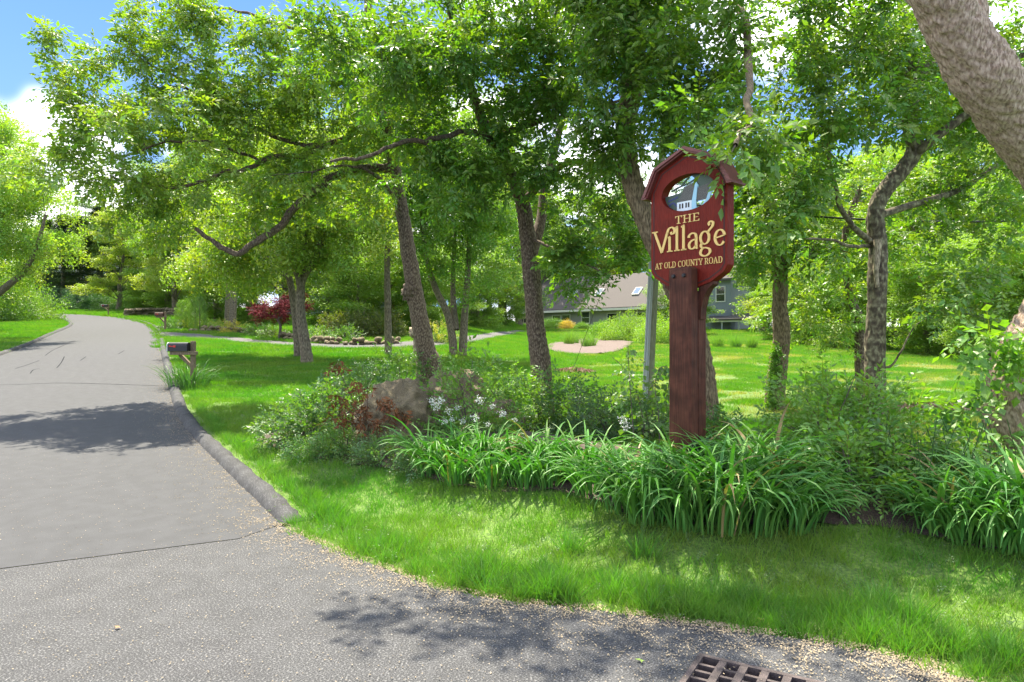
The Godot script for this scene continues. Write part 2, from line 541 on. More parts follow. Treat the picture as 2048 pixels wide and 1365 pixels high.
func tuft(count: int, radius: float, low: float, high: float, width: float, lean: float, steps := 2) -> ArrayMesh:
	var s := Shape.new()
	for i in count:
		var a := rng.randf() * TAU
		var at := Vector3(cos(a), 0, sin(a)) * radius * sqrt(rng.randf())
		at.y = -0.012
		var dir := (Vector3.UP + rand_dir() * lean + at * 1.5).normalized()
		var h := rng.randf_range(low, high)
		var bend := Vector3(rng.randf_range(-1, 1), -0.25, rng.randf_range(-1, 1)) * rng.randf_range(0.1, 0.5) * h
		var side := dir.cross(rand_dir()).normalized() * width * rng.randf_range(0.6, 1.2) * 0.5
		var col := tone(0.22)
		if rng.randf() < 0.06: col = Color(2.2, 1.5, 1.6) * rng.randf_range(0.8, 1.1)
		var prev_l := at - side
		var prev_r := at + side
		for k in steps:
			var t := float(k + 1) / steps
			var c := at + dir * h * t + bend * t * t
			if k == steps - 1:
				s.tri(prev_l, c, prev_r, col)
			else:
				var w := 1.0 - t * 0.5
				s.quad(prev_l, c - side * w, c + side * w, prev_r, col)
				prev_l = c - side * w
				prev_r = c + side * w
	return s.mesh()

# one long arching strap leaf from the origin along +x, with a fold along its middle
func strap(length: float, width: float, stand: float, arch: float, steps: int, twist: float) -> ArrayMesh:
	var s := Shape.new()
	strap_into(s, Transform3D(), length, width, stand, arch, steps, twist, Color.WHITE)
	return s.mesh()

func strap_into(s: Shape, xf: Transform3D, length: float, width: float, stand: float, arch: float, steps: int, twist: float, col: Color) -> void:
	var p := Vector3.ZERO
	var ang := stand
	var prev := []
	for k in steps + 1:
		var t := float(k) / steps
		var dir := Vector3(cos(ang), sin(ang), 0)
		var w := width * 0.5 * (0.55 + 0.9 * t if t < 0.4 else 0.91 * (1.0 - pow((t - 0.4) / 0.6, 1.8)) + 0.0)
		w = maxf(w, 0.0006)
		var sd := Vector3(0, 0, 1).rotated(dir, twist * t)
		var nrm := dir.cross(sd)
		var mid := p + nrm * w * 0.45
		var row := [xf * (p - sd * w), xf * mid, xf * (p + sd * w)]
		if k > 0:
			s.quad(prev[0], row[0], row[1], prev[1], col)
			s.quad(prev[1], row[1], row[2], prev[2], col)
		prev = row
		p += dir * length / steps
		ang -= arch / steps * (0.35 + 1.3 * t)

func make_leaves() -> void:
	S.cherry = [sprig(11, 0.3, 0.098, 0.047, 0.1, 0.3), sprig(10, 0.24, 0.088, 0.044, 0.25, 0.3), sprig(12, 0.34, 0.1, 0.045, 0.0, 0.3)]
	S.broad = [sprig(9, 0.34, 0.105, 0.066, 0.2, 0.2), sprig(10, 0.36, 0.1, 0.06, 0.35, 0.2)]
	S.shrub = [sprig(14, 0.24, 0.052, 0.026, 0.0, 0.25), sprig(12, 0.2, 0.058, 0.03, 0.15, 0.25)]
	S.small = [sprig(16, 0.16, 0.026, 0.014, 0.0, 0.25)]
	S.needle = [sprig(34, 0.2, 0.03, 0.0045, 0.1, 0.25)]
	S.vine = [sprig(7, 0.34, 0.085, 0.075, 0.3, 0.18)]
	S.dry = [sprig(9, 0.12, 0.075, 0.024, 0.4, 0.3)]
	S.far = [clump(80, 0.16, 0.085, 0.28), clump(80, 0.15, 0.08, 0.28), clump(70, 0.18, 0.09, 0.28)]
	S.mid = [clump(90, 0.11, 0.058, 0.25), clump(90, 0.105, 0.055, 0.25)]
	S.fir = [clump(120, 0.2, 0.03, 0.3)]
	S.tuft = [tuft(30, 0.075, 0.05, 0.1, 0.0042, 0.45), tuft(28, 0.075, 0.045, 0.11, 0.0045, 0.6), tuft(30, 0.08, 0.05, 0.12, 0.004, 0.5)]
	S.long = [tuft(34, 0.06, 0.1, 0.24, 0.0052, 0.55, 3), tuft(30, 0.05, 0.1, 0.2, 0.005, 0.75, 3)]
	S.wide = [tuft(60, 0.2, 0.06, 0.12, 0.009, 0.5)]
	S.plume = [tuft(150, 0.16, 0.5, 1.0, 0.012, 0.35, 4)]

# ---------------------------------------------------------------- trees
func green(base: Color, v: float, hue: float) -> Color:
	var k := 2.1 + rng.randf_range(-v, v)
	var h := rng.randf_range(-hue, hue)
	return Color(base.r * k * 1.38 * (1.0 + h), base.g * k, base.b * k * 1.6 * (1.0 - h * 0.6))

func aim(dir: Vector3, roll: float) -> Basis:
	var x := dir.normalized()
	var ref := Vector3.UP if absf(x.y) < 0.95 else Vector3.RIGHT
	var z := x.cross(ref).normalized()
	var y := z.cross(x).normalized()
	return Basis(x, y, z).rotated(x, roll)

# limbs: [{p: [points], r0, r1, bump}], the first is the trunk; blobs: [[centre, radii]]
func grow(t: Node3D, limbs: Array, blobs: Array, o: Dictionary) -> void:
	var spots := PackedVector3Array()
	var thick := PackedFloat32Array()
	var at := t.position
	for i in limbs.size():
		var l: Dictionary = limbs[i]
		var per: int = l.get("per", 6)
		var pts := spline(l.p, per)
		if l.get("wiggle", 0.0) > 0.0:
			for k in range(1, pts.size()):
				pts[k] += Vector3(noise.get_noise_3dv(pts[k] * 1.7), noise.get_noise_3dv(pts[k] * 1.7 + Vector3(9, 0, 0)), noise.get_noise_3dv(pts[k] * 1.7 + Vector3(0, 9, 0))) * float(l.wiggle)
		for k in pts.size():
			var f := float(k) / (pts.size() - 1)
			if i > 0 or f > o.get("bare", 0.45):
				spots.append(pts[k])
				thick.append(lerpf(l.r0, l.r1, f))
			pts[k] -= at
		var s := Shape.new()
		tube(s, pts, l.r0, l.r1, l.get("sides", 12), l.get("bump", 0.0), l.get("freq", Vector2(9, 2.2)), l.get("flare", 0.0), l.get("lump", 0.0))
		put("trunk" if i == 0 or l.get("stem", false) else "limb", s.mesh(), o.bark, t)
	var n: int = o.get("twigs", 400)
	var per_twig: int = o.get("sprigs", 10)
	var total := 0.0
	for b in blobs: total += b[1].x * b[1].y * b[1].z * (b[2] if b.size() > 2 else 1.0)
	var s := Shape.new()
	var where: Array[Transform3D] = []
	var tints := PackedColorArray()
	var size: float = o.get("size", 1.0)
	for b in blobs:
		var share := int(ceil(n * b[1].x * b[1].y * b[1].z * (b[2] if b.size() > 2 else 1.0) / total))
		var targets := []
		for k in share * 2:
			if targets.size() >= share: break
			var p: Vector3 = b[0] + rand_dir() * pow(rng.randf(), 0.4) * b[1]
			if noise.get_noise_3d(p.x * 1.1, p.y * 1.4, p.z * 1.1) < o.get("gap", -0.15): continue
			targets.append(p)
		for p: Vector3 in targets:
			var best := 0
			var far := 1e9
			for k in spots.size():
				var q := spots[k].distance_squared_to(p)
				if q < far:
					far = q
					best = k
			var a := spots[best]
			var len := sqrt(far)
			var r := minf(thick[best] * 0.7, 0.005 + 0.008 * len)
			var bow := rand_dir() * len * 0.12 + Vector3(0, len * 0.1, 0)
			var line: Array[Vector3] = [a - at]
			var steps := 3 if len < 0.8 else 5
			for k in range(1, steps + 1):
				var f := float(k) / steps
				var q := a.lerp(p, f) + bow * sin(f * PI) + rand_dir() * 0.03 * len * (1.0 - f)
				line.append(q - at)
				spots.append(q)
				thick.append(lerpf(r, 0.003, f))
			tube(s, line, r, 0.002, 4)
			var along := (p - a).normalized()
			for k in per_twig:
				var f := rng.randf_range(0.25 if len > 0.6 else 0.0, 1.0)
				var q: Vector3 = line[0].lerp(line[line.size() - 1], f) + bow * sin(f * PI) + rand_dir() * o.get("loose", 0.2) * rng.randf()
				var dir := (along * 0.6 + rand_dir() * Vector3(1.0, 0.55, 1.0) + Vector3(0, o.get("hang", -0.05), 0)).normalized()
				var k2 := size * rng.randf_range(0.75, 1.2)
				where.append(Transform3D(aim(dir, rng.randf_range(-0.7, 0.7)).scaled(Vector3(k2, k2, k2)), q))
				tints.append(green(o.tint, 0.42, 0.2))
	put("branches", s.mesh(), M.twig if not o.get("same_bark", false) else o.bark, t, "stuff")
	var kinds: Array = o.mesh
	for v in kinds.size():
		var w: Array[Transform3D] = []
		var c := PackedColorArray()
		for k in range(v, where.size(), kinds.size()):
			w.append(where[k])
			c.append(tints[k])
		if o.get("leaf", M.leaf) == M.leaf and w.size(): joined("crown", kinds[v], M.leaf, w, c, t)
		else: scatter("crown", kinds[v], o.get("leaf", M.leaf), w, c, t)

# a tree for the middle and far ground, built at the origin
func far_tree(called: String, label: String, group: String, height: float, wide: float, clumps: int, tint: Color, bark: Material, lowest := 0.2, sort := "far", seed_ := 1) -> Node3D:
	rng.seed = seed_
	var t := thing(called, label, "tree", Vector3.ZERO, 0.0, group)
	var s := Shape.new()
	var lean := Vector3(rng.randf_range(-0.06, 0.06), 1, rng.randf_range(-0.06, 0.06))
	var pts: Array[Vector3] = [Vector3(0, -0.3, 0)]
	for k in range(1, 8):
		pts.append(lean * height * 0.9 * k / 7.0 + Vector3(rng.randf_range(-1, 1), 0, rng.randf_range(-1, 1)) * 0.02 * height)
	tube(s, pts, height * 0.017, height * 0.004, 9, 0.0, Vector2(9, 2), 0.4, 0.3)
	put("trunk", s.mesh(), bark, t)
	var br := Shape.new()
	var where: Array[Transform3D] = []
	var tints := PackedColorArray()
	var lobes := []
	for k in 16:
		var f := lerpf(lowest, 0.97, (k + rng.randf()) / 16.0)
		var reach := wide * sqrt(maxf(0.04, 1.0 - pow(absf(f - 0.5) * 1.75, 2.0))) * rng.randf_range(0.4, 0.95)
		var a := k * 2.4 + rng.randf()
		var c := lean * height * f + Vector3(cos(a), 0, sin(a)) * reach * 0.62
		lobes.append([c, Vector3(wide * rng.randf_range(0.28, 0.45), height * rng.randf_range(0.05, 0.09), wide * rng.randf_range(0.28, 0.45))])
		var from := lean * height * maxf(f - 0.14, 0.1)
		var line: Array[Vector3] = [from, from.lerp(c, 0.5) + Vector3(0, height * 0.02, 0), c]
		tube(br, line, height * 0.005, 0.01, 5)
	for k in clumps:
		var l: Array = lobes[k % 16]
		var p: Vector3 = l[0] + rand_dir() * pow(rng.randf(), 0.5) * l[1]
		var z := rng.randf_range(0.7, 1.35)
		where.append(Transform3D(Basis(Vector3.UP, rng.randf() * TAU).scaled(Vector3(z, z * 0.8, z)), p))
		tints.append(green(tint, 0.25, 0.12))
	put("branches", br.mesh(), bark, t, "stuff")
	var kinds: Array = S[sort]
	for v in kinds.size():
		var w: Array[Transform3D] = []
		var c := PackedColorArray()
		for k in range(v, where.size(), kinds.size()):
			w.append(where[k])
			c.append(tints[k])
		scatter("crown", kinds[v], M.far_leaf, w, c, t)
	return t

func conifer(called: String, label: String, group: String, height: float, wide: float, clumps: int, tint: Color, seed_: int) -> Node3D:
	rng.seed = seed_
	var t := thing(called, label, "tree", Vector3.ZERO, 0.0, group)
	var s := Shape.new()
	var pts: Array[Vector3] = [Vector3(0, -0.3, 0), Vector3(0, height * 0.5, 0.05), Vector3(0.03, height * 0.97, 0)]
	tube(s, pts, height * 0.015, 0.02, 9)
	put("trunk", s.mesh(), M.bark_grey, t)
	var where: Array[Transform3D] = []
	var tints := PackedColorArray()
	for k in clumps:
		var f := pow(rng.randf(), 0.8)
		var a := rng.randf() * TAU
		var tier := 0.75 + 0.25 * sin(f * 60.0 + a)
		var r := wide * (1.0 - f) * tier * sqrt(rng.randf_range(0.15, 1.0)) + 0.1
		var p := Vector3(cos(a) * r, height * (0.06 + 0.94 * f) - r * 0.25, sin(a) * r)
		var z := rng.randf_range(0.7, 1.3)
		where.append(Transform3D(Basis(Vector3.UP, a).scaled(Vector3(z * 1.3, z * 0.55, z)), p))
		tints.append(green(tint, 0.25, 0.1))
	scatter("crown", S.fir[0], M.far_leaf, where, tints, t)
	return t

# a leafy shrub: stems and sprigs in a rounded mass
func shrub(called: String, label: String, category: String, at: Vector3, radii: Vector3, sprigs: int, kinds: Array, tint: Color, o := {}) -> Node3D:
	var t := thing(called, label, category, at, 0.0, o.get("group", ""))
	var s := Shape.new()
	for k in o.get("stems", 7):
		var tip := rand_dir() * radii * 0.75
		tip.y = absf(tip.y) + radii.y * 0.5
		var line: Array[Vector3] = [Vector3(rng.randf_range(-0.1, 0.1), -0.05, rng.randf_range(-0.1, 0.1)) * radii.x, Vector3(tip.x * 0.4, tip.y * 0.6, tip.z * 0.4), tip]
		tube(s, line, 0.012, 0.003, 5)
	put("stems", s.mesh(), M.twig, t, "stuff")
	var where: Array[Transform3D] = []
	var tints := PackedColorArray()
	var z: float = o.get("size", 1.0)
	for k in sprigs:
		var p := rand_dir()
		if p.y < 0.0: p.y *= 0.35
		var wave := 1.0 + 0.35 * noise.get_noise_3d(p.x * 2.5 + at.x * 3.0, p.y * 2.5, p.z * 2.5 + at.z * 3.0)
		var q := p * radii * wave * pow(rng.randf(), o.get("shell", 0.28))
		q.y += radii.y * 0.12
		if q.y < 0.0: q.y = rng.randf() * 0.12
		var dir := (p + rand_dir() * 0.8 + Vector3(0, o.get("up", 0.25), 0)).normalized()
		var k2 := z * rng.randf_range(0.7, 1.25)
		where.append(Transform3D(aim(dir, rng.randf_range(-1.0, 1.0)).scaled(Vector3(k2, k2, k2)), q))
		tints.append(green(tint, 0.24, 0.12))
	for v in kinds.size():
		var w: Array[Transform3D] = []
		var c := PackedColorArray()
		for k in range(v, where.size(), kinds.size()):
			w.append(where[k])
			c.append(tints[k])
		scatter("foliage", kinds[v], o.get("leaf", M.leaf), w, c, t)
	return t

func boulder_mesh(seed_: int, rings: int, rough: float, squash: Vector3, big := 1.0) -> ArrayMesh:
	var f := FastNoiseLite.new()
	f.seed = seed_
	f.frequency = 0.55 * big
	f.fractal_octaves = 4
	var s := Shape.new()
	s.smooth = true
	var cols := rings * 2
	for i in rings + 1:
		for k in cols:
			var th := PI * i / rings
			var ph := TAU * k / cols
			var d := Vector3(sin(th) * cos(ph), cos(th), sin(th) * sin(ph))
			var r := 1.0 + rough * f.get_noise_3dv(d * 2.0) + rough * 0.25 * f.get_noise_3dv(d * 7.0)
			s.v.append(d * r * squash)
			s.n.append(d)
			s.c.append(Color.WHITE)
	for i in rings:
		for k in cols:
			var a := i * cols + k
			var b := i * cols + (k + 1) % cols
			s.idx.append_array(PackedInt32Array([a, a + cols, b, b, a + cols, b + cols]))
	for i in range(1, rings):
		for k in cols:
			var du := s.v[i * cols + (k + 1) % cols] - s.v[i * cols + (k + cols - 1) % cols]
			var dv := s.v[(i + 1) * cols + k] - s.v[(i - 1) * cols + k]
			var nn := du.cross(dv).normalized()
			s.n[i * cols + k] = nn if nn.dot(s.v[i * cols + k]) > 0.0 else -nn
	return s.mesh()

# ---------------------------------------------------------------- the scene
func _ready() -> void:
	setup_view()
	rng.seed = 7
	noise.seed = 4
	noise.frequency = 1.0
	noise.fractal_octaves = 3
	ridge.seed = 8
	ridge.frequency = 1.0
	ridge.fractal_type = FastNoiseLite.FRACTAL_RIDGED
	ridge.fractal_octaves = 2
	fine.seed = 12
	fine.frequency = 1.0
	fine.fractal_octaves = 3
	make_materials()
	make_leaves()
	make_ground()
	make_background()
	make_houses()
	make_trees()
	make_sign()
	make_street_things()
	make_bed()
	make_garden()
	make_grass()
	make_litter()

func setup_view() -> void:
	var cam := Camera3D.new()
	cam.name = "camera"
	cam.position = Vector3(0, EYE, 0)
	cam.rotation.x = atan((HORIZON - 682.5) / FOCAL)
	cam.fov = rad_to_deg(2.0 * atan(682.5 / FOCAL))
	cam.far = 900.0
	cam.near = 0.05
	add_child(cam)
	var env := Environment.new()
	env.background_mode = Environment.BG_SKY
	var sky := Sky.new()
	var pano := PanoramaSkyMaterial.new()
	pano.panorama = ImageTexture.create_from_image(sky_image())
	sky.sky_material = pano
	env.sky = sky
	env.background_energy_multiplier = 1.15
	env.tonemap_mode = Environment.TONE_MAPPER_LINEAR
	env.tonemap_exposure = 3.4
	env.sdfgi_enabled = true
	env.ssao_enabled = true
	env.ssil_enabled = true
	var we := WorldEnvironment.new()
	we.name = "world"
	we.environment = env
	add_child(we)
	var sun := DirectionalLight3D.new()
	sun.name = "sun"
	sun.light_energy = 1.55
	sun.light_color = Color(1.0, 0.96, 0.88)
	sun.light_angular_distance = 0.45
	sun.shadow_enabled = true
	add_child(sun)
	var az := deg_to_rad(-20.0)
	var el := deg_to_rad(65.0)
	var to_sun := Vector3(sin(az) * cos(el), sin(el), -cos(az) * cos(el))
	sun.look_at_from_position(to_sun * 50.0, Vector3.ZERO, Vector3.RIGHT)

func sky_image() -> Image:
	var w := 1024
	var h := 512
	var im := Image.create(w, h, false, Image.FORMAT_RGBF)
	var f := FastNoiseLite.new()
	f.seed = 75
	f.frequency = 1.35
	f.fractal_octaves = 5
	for j in h:
		var el := PI * (0.5 - (j + 0.5) / h)
		var y := sin(el)
		var r := cos(el)
		var blue := Color(0.036, 0.1, 0.31).lerp(Color(0.17, 0.28, 0.45), pow(1.0 - clampf(y, 0.0, 1.0), 2.6))
		for i in w:
			var az := TAU * ((i + 0.5) / w - 0.5)
			var d := Vector3(r * sin(az), y, -r * cos(az))
			var c := blue
			if y > 0.0:
				var q := d / (y + 0.32)
				var n := f.get_noise_3d(q.x * 0.9, 0.4, q.z * 0.9)
				var k := smoothstep(-0.06, 0.16, n)
				var white := Color(0.75, 0.76, 0.79).lerp(Color(1.2, 1.18, 1.15), smoothstep(0.1, 0.4, n))
				c = blue.lerp(white, k)
			im.set_pixel(i, j, c)
	return im

func make_ground() -> void:
	# kerb lines and edges read from the photograph
	for q in [[560, 1050], [520, 1008], [480, 970], [440, 930], [400, 890], [372, 858], [352, 828], [342, 795], [334, 765], [326, 730], [320, 700], [317, 680]]:
		kerb_right.append(on_ground(q[0], q[1]))
	var kerb_far: Array[Vector3] = []
	for q in [[314, 664], [306, 655], [290, 647], [268, 641], [246, 637]]:
		kerb_far.append(on_ground(q[0], q[1]))
	for q in [[-260, 812], [-120, 760], [0, 712], [60, 690], [105, 669], [134, 657], [144, 650], [140, 644], [118, 637], [90, 631]]:
		kerb_left.append(on_ground(q[0], q[1]))
	var joint_a := flat(on_ground(478, 1078))
	var joint_b := flat(on_ground(0, 1138))
	var joint_c := joint_b + (joint_b - joint_a) * 4.0
	for p in kerb_right: road_poly.append(flat(p))
	for p in kerb_far: road_poly.append(flat(p))
	for q in [[235, 635], [180, 630.5], [120, 628], [60, 626], [-40, 624]]: road_poly.append(flat(on_ground(q[0], q[1])))
	var back: Array[Vector3] = kerb_left.duplicate()
	back.reverse()
	road_poly.append(flat(on_ground(20, 627)))
	for p in back: road_poly.append(flat(p))
	road_poly.append(Vector2(-17.5, -8.0))
	road_poly.append(joint_c)
	road_poly.append(joint_a)
	street_poly.append(joint_a)
	street_poly.append(flat(kerb_right[0]))
	for q in [[640, 1088], [720, 1118], [850, 1166], [950, 1190], [1050, 1206], [1150, 1214], [1250, 1226], [1380, 1246], [1500, 1264], [1620, 1280], [1750, 1304], [1850, 1330], [1950, 1364], [2060, 1420]]:
		street_poly.append(flat(on_ground(q[0], q[1])))
	for q in [Vector2(5, -1.2), Vector2(12, 3), Vector2(30, 8), Vector2(30, 25), Vector2(-45, 25), Vector2(-45, 6), Vector2(-19, -6.5), Vector2(-17.5, -8.0)]: street_poly.append(q)
	street_poly.append(joint_c)
	for q in [[322, 674], [400, 677], [520, 688], [640, 697], [760, 698], [870, 692], [960, 683], [1060, 664], [1040, 661], [940, 672], [860, 682], [760, 688], [640, 689], [520, 681], [400, 669], [316, 664]]:
		drive_poly.append(flat(on_ground(q[0], q[1])))
	for q in [[1088, 698], [1110, 705], [1150, 709], [1190, 710], [1230, 706], [1246, 700], [1262, 692], [1268, 686], [1250, 681], [1200, 678], [1150, 680], [1105, 687]]:
		mulch_poly.append(flat(on_ground(q[0], q[1])))
	for q in [[510, 885], [570, 905], [650, 925], [740, 935], [830, 950], [900, 975], [1000, 985], [1100, 985], [1180, 1000], [1260, 1035], [1350, 1052], [1500, 1058], [1640, 1055], [1720, 1050], [1800, 1065], [1900, 1085], [2060, 1115], [2200, 1130]]:
		bed_poly.append(flat(on_ground(q[0], q[1])))
	for q in [Vector2(4.6, -6.6), Vector2(2.6, -7.2), Vector2(1.4, -7.6), Vector2(0.6, -10.4), Vector2(-1.0, -12.6), Vector2(-2.6, -12.0), Vector2(-3.4, -10.6)]: bed_poly.append(q)
	var g1 := flat(on_ground(1398, 1307))
	var g2 := flat(on_ground(1600, 1354))
	var along := (g2 - g1).normalized()
	var across := Vector2(-along.y, along.x)
	grate_poly = PackedVector2Array([g1, g1 + along * 0.6, g1 + along * 0.6 + across * 0.6, g1 + across * 0.6])
	var gmid := (grate_poly[0] + grate_poly[2]) * 0.5
	# the ground sheet
	var xs: Array[float] = []
	var zs: Array[float] = []
	for k in range(-90, 91): xs.append(signf(k) * (absf(k) * 0.16 + pow(absf(k) / 90.0, 4.0) * 380.0))
	var d := -25.0
	while d < 420.0:
		zs.append(-d)
		d += 0.22 if d > 1.5 and d < 13.0 else maxf(0.5, d * 0.035)
	var s := Shape.new()
	s.smooth = true
	for z in zs:
		for x in xs:
			var p := Vector2(x, z)
			var y := gh(x, z)
			var onroad := false
			if z > -110.0 and (Geometry2D.is_point_in_polygon(p, road_poly) or Geometry2D.is_point_in_polygon(p, street_poly)):
				onroad = true
				y -= 0.09
				if p.distance_to(gmid) < 0.8: y -= 0.7
			else:
				y += 0.012 * noise.get_noise_2d(x * 1.5, z * 1.5)
			s.v.append(Vector3(x, y, z))
			s.t.append(p)
			var e := 0.2
			s.n.append(Vector3(gh(x - e, z) - gh(x + e, z), 2.0 * e, gh(x, z - e) - gh(x, z + e)).normalized())
			# dry patches of the thin lawn on the right
			var dry := 0.0
			if x > 1.0 and z < -7.0: dry = smoothstep(0.08, 0.32, noise.get_noise_2d(x * 0.28 + 5.0, z * 0.45)) * smoothstep(1.0, 4.0, x)
			s.c.append(Color.WHITE.lerp(Color(2.1, 1.3, 1.7), dry * 0.8))
	var nx := xs.size()
	for j in zs.size() - 1:
		for i in nx - 1:
			var a := j * nx + i
			s.idx.append_array(PackedInt32Array([a, a + nx, a + 1, a + 1, a + nx, a + nx + 1]))
	tag(put("lawn_ground", s.mesh(), M.lawn), "green lawn ground rising gently towards the trees and houses", "", "", "structure")
	tag(put("road", drape(road_poly, 1.0, 0.004), M.road), "dark smooth asphalt road curving uphill to the left", "", "", "structure")
	tag(put("street", drape(street_poly, 0.5, 0.0, grate_poly), M.street), "pale coarse asphalt street apron in the foreground", "", "", "structure")
	tag(put("driveway", drape(drive_poly, 0.8, 0.02), M.drive), "pale grey driveway beyond the lawn beside the stone border", "", "", "structure")
	tag(put("mulch_island", drape(mulch_poly, 0.6, 0.05, PackedVector2Array(), 0.08), M.mulch), "pinkish mulch island in the lawn before the ranch house", "", "", "structure")
	tag(put("bed_soil", drape(bed_poly, 0.3, 0.02, PackedVector2Array(), 0.05), M.soil), "dark bark mulch of the planted bed around the sign", "", "", "structure")
	make_kerb(kerb_right, "right_kerb", "rolled asphalt kerb between the road and the mailbox lawn", true)
	make_kerb(kerb_far, "far_kerb", "rolled asphalt kerb past the driveway mouth", false)
	var kl: Array[Vector3] = kerb_left.duplicate()
	kl.reverse()
	cracks()
	make_kerb(kl, "left_kerb", "rolled asphalt kerb along the outer lawn of the bend", false)

func cracks() -> void:
	var n := 0
	for row in [[[30, 738], [50, 732], [78, 722]], [[113, 737], [122, 726], [128, 714]], [[160, 722], [172, 714]], [[0, 771], [60, 769], [120, 767], [210, 769], [330, 773]], [[60, 748], [66, 741], [78, 738]], [[90, 712], [104, 702], [130, 690], [150, 682]], [[236, 709], [248, 702]]]:
		var pts := []
		for q in row: pts.append(on_ground(q[0], q[1]))
		var line := spline(pts, 8)
		var s := Shape.new()
		for k in line.size() - 1:
			var dir := (line[k + 1] - line[k]).normalized()
			var side := Vector3(-dir.z, 0, dir.x) * 0.013
			var a := line[k] + side * (1.0 + noise.get_noise_2d(k, n))
			var b := line[k + 1] + side * (1.0 + noise.get_noise_2d(k + 1, n))
			var c := line[k + 1] - side
			var d := line[k] - side
			s.quad(rise_to(flat(a), 0.008), rise_to(flat(b), 0.008), rise_to(flat(c), 0.008), rise_to(flat(d), 0.008))
		tag(put("road_crack", s.mesh(), M.tar), "dark tar sealed crack line in the road", "", "", "structure")
		n += 1

func make_kerb(line: Array[Vector3], called: String, label: String, taper: bool) -> void:
	var rough := spline(line, 10)
	var pts: Array[Vector3] = [rough[0]]
	var left := 0.08
	for k in rough.size() - 1:
		var a := rough[k]
		var span := a.distance_to(rough[k + 1])
		while left < span:
			pts.append(a.lerp(rough[k + 1], left / span))
			left += 0.08
		left -= span
	var notch := 6
	var s := Shape.new()
	s.smooth = true
	var prof := [Vector2(-0.02, -0.05), Vector2(0.0, 0.012), Vector2(0.025, 0.05), Vector2(0.06, 0.076), Vector2(0.105, 0.085), Vector2(0.15, 0.078), Vector2(0.185, 0.052), Vector2(0.21, 0.015), Vector2(0.23, -0.08)]
	var n := pts.size()
	var m := prof.size()
	for i in n:
		var dir := pts[mini(i + 1, n - 1)] - pts[maxi(i - 1, 0)]
		dir.y = 0
		dir = dir.normalized()
		var out := Vector3(-dir.z, 0, dir.x)
		var k := 1.0
		if taper: k = smoothstep(-3.0, 10.0, i)
		if i == notch:
			k *= 0.72
			notch += rng.randi_range(5, 16)
		for j in m:
			var q: Vector2 = prof[j]
			var p := pts[i] + out * q.x
			p.y = gh(p.x, p.z) + q.y * (k if q.y > 0.0 else 1.0)
			var w := 1.7 * noise.get_noise_3d(p.x * 8.0, q.y * 25.0, p.z * 8.0)
			w += 0.8 * noise.get_noise_3d(p.x * 1.6 + 40.0, 0.0, p.z * 1.6)
			p += Vector3(0, 0.012 * w, 0) + out * 0.016 * w
			s.v.append(p)
			s.t.append(Vector2(p.x + q.x * 0.3, p.z + q.y))
			var tan2: Vector2 = prof[mini(j + 1, m - 1)] - prof[maxi(j - 1, 0)]
			s.n.append((out * -tan2.y + Vector3.UP * tan2.x).normalized())
			s.c.append(Color.WHITE)
	for i in n - 1:
		for j in m - 1:
			var a := i * m + j
			s.idx.append_array(PackedInt32Array([a, a + m, a + 1, a + 1, a + m, a + m + 1]))
	tag(put(called, s.mesh(), M.kerb), label, "", "", "structure")

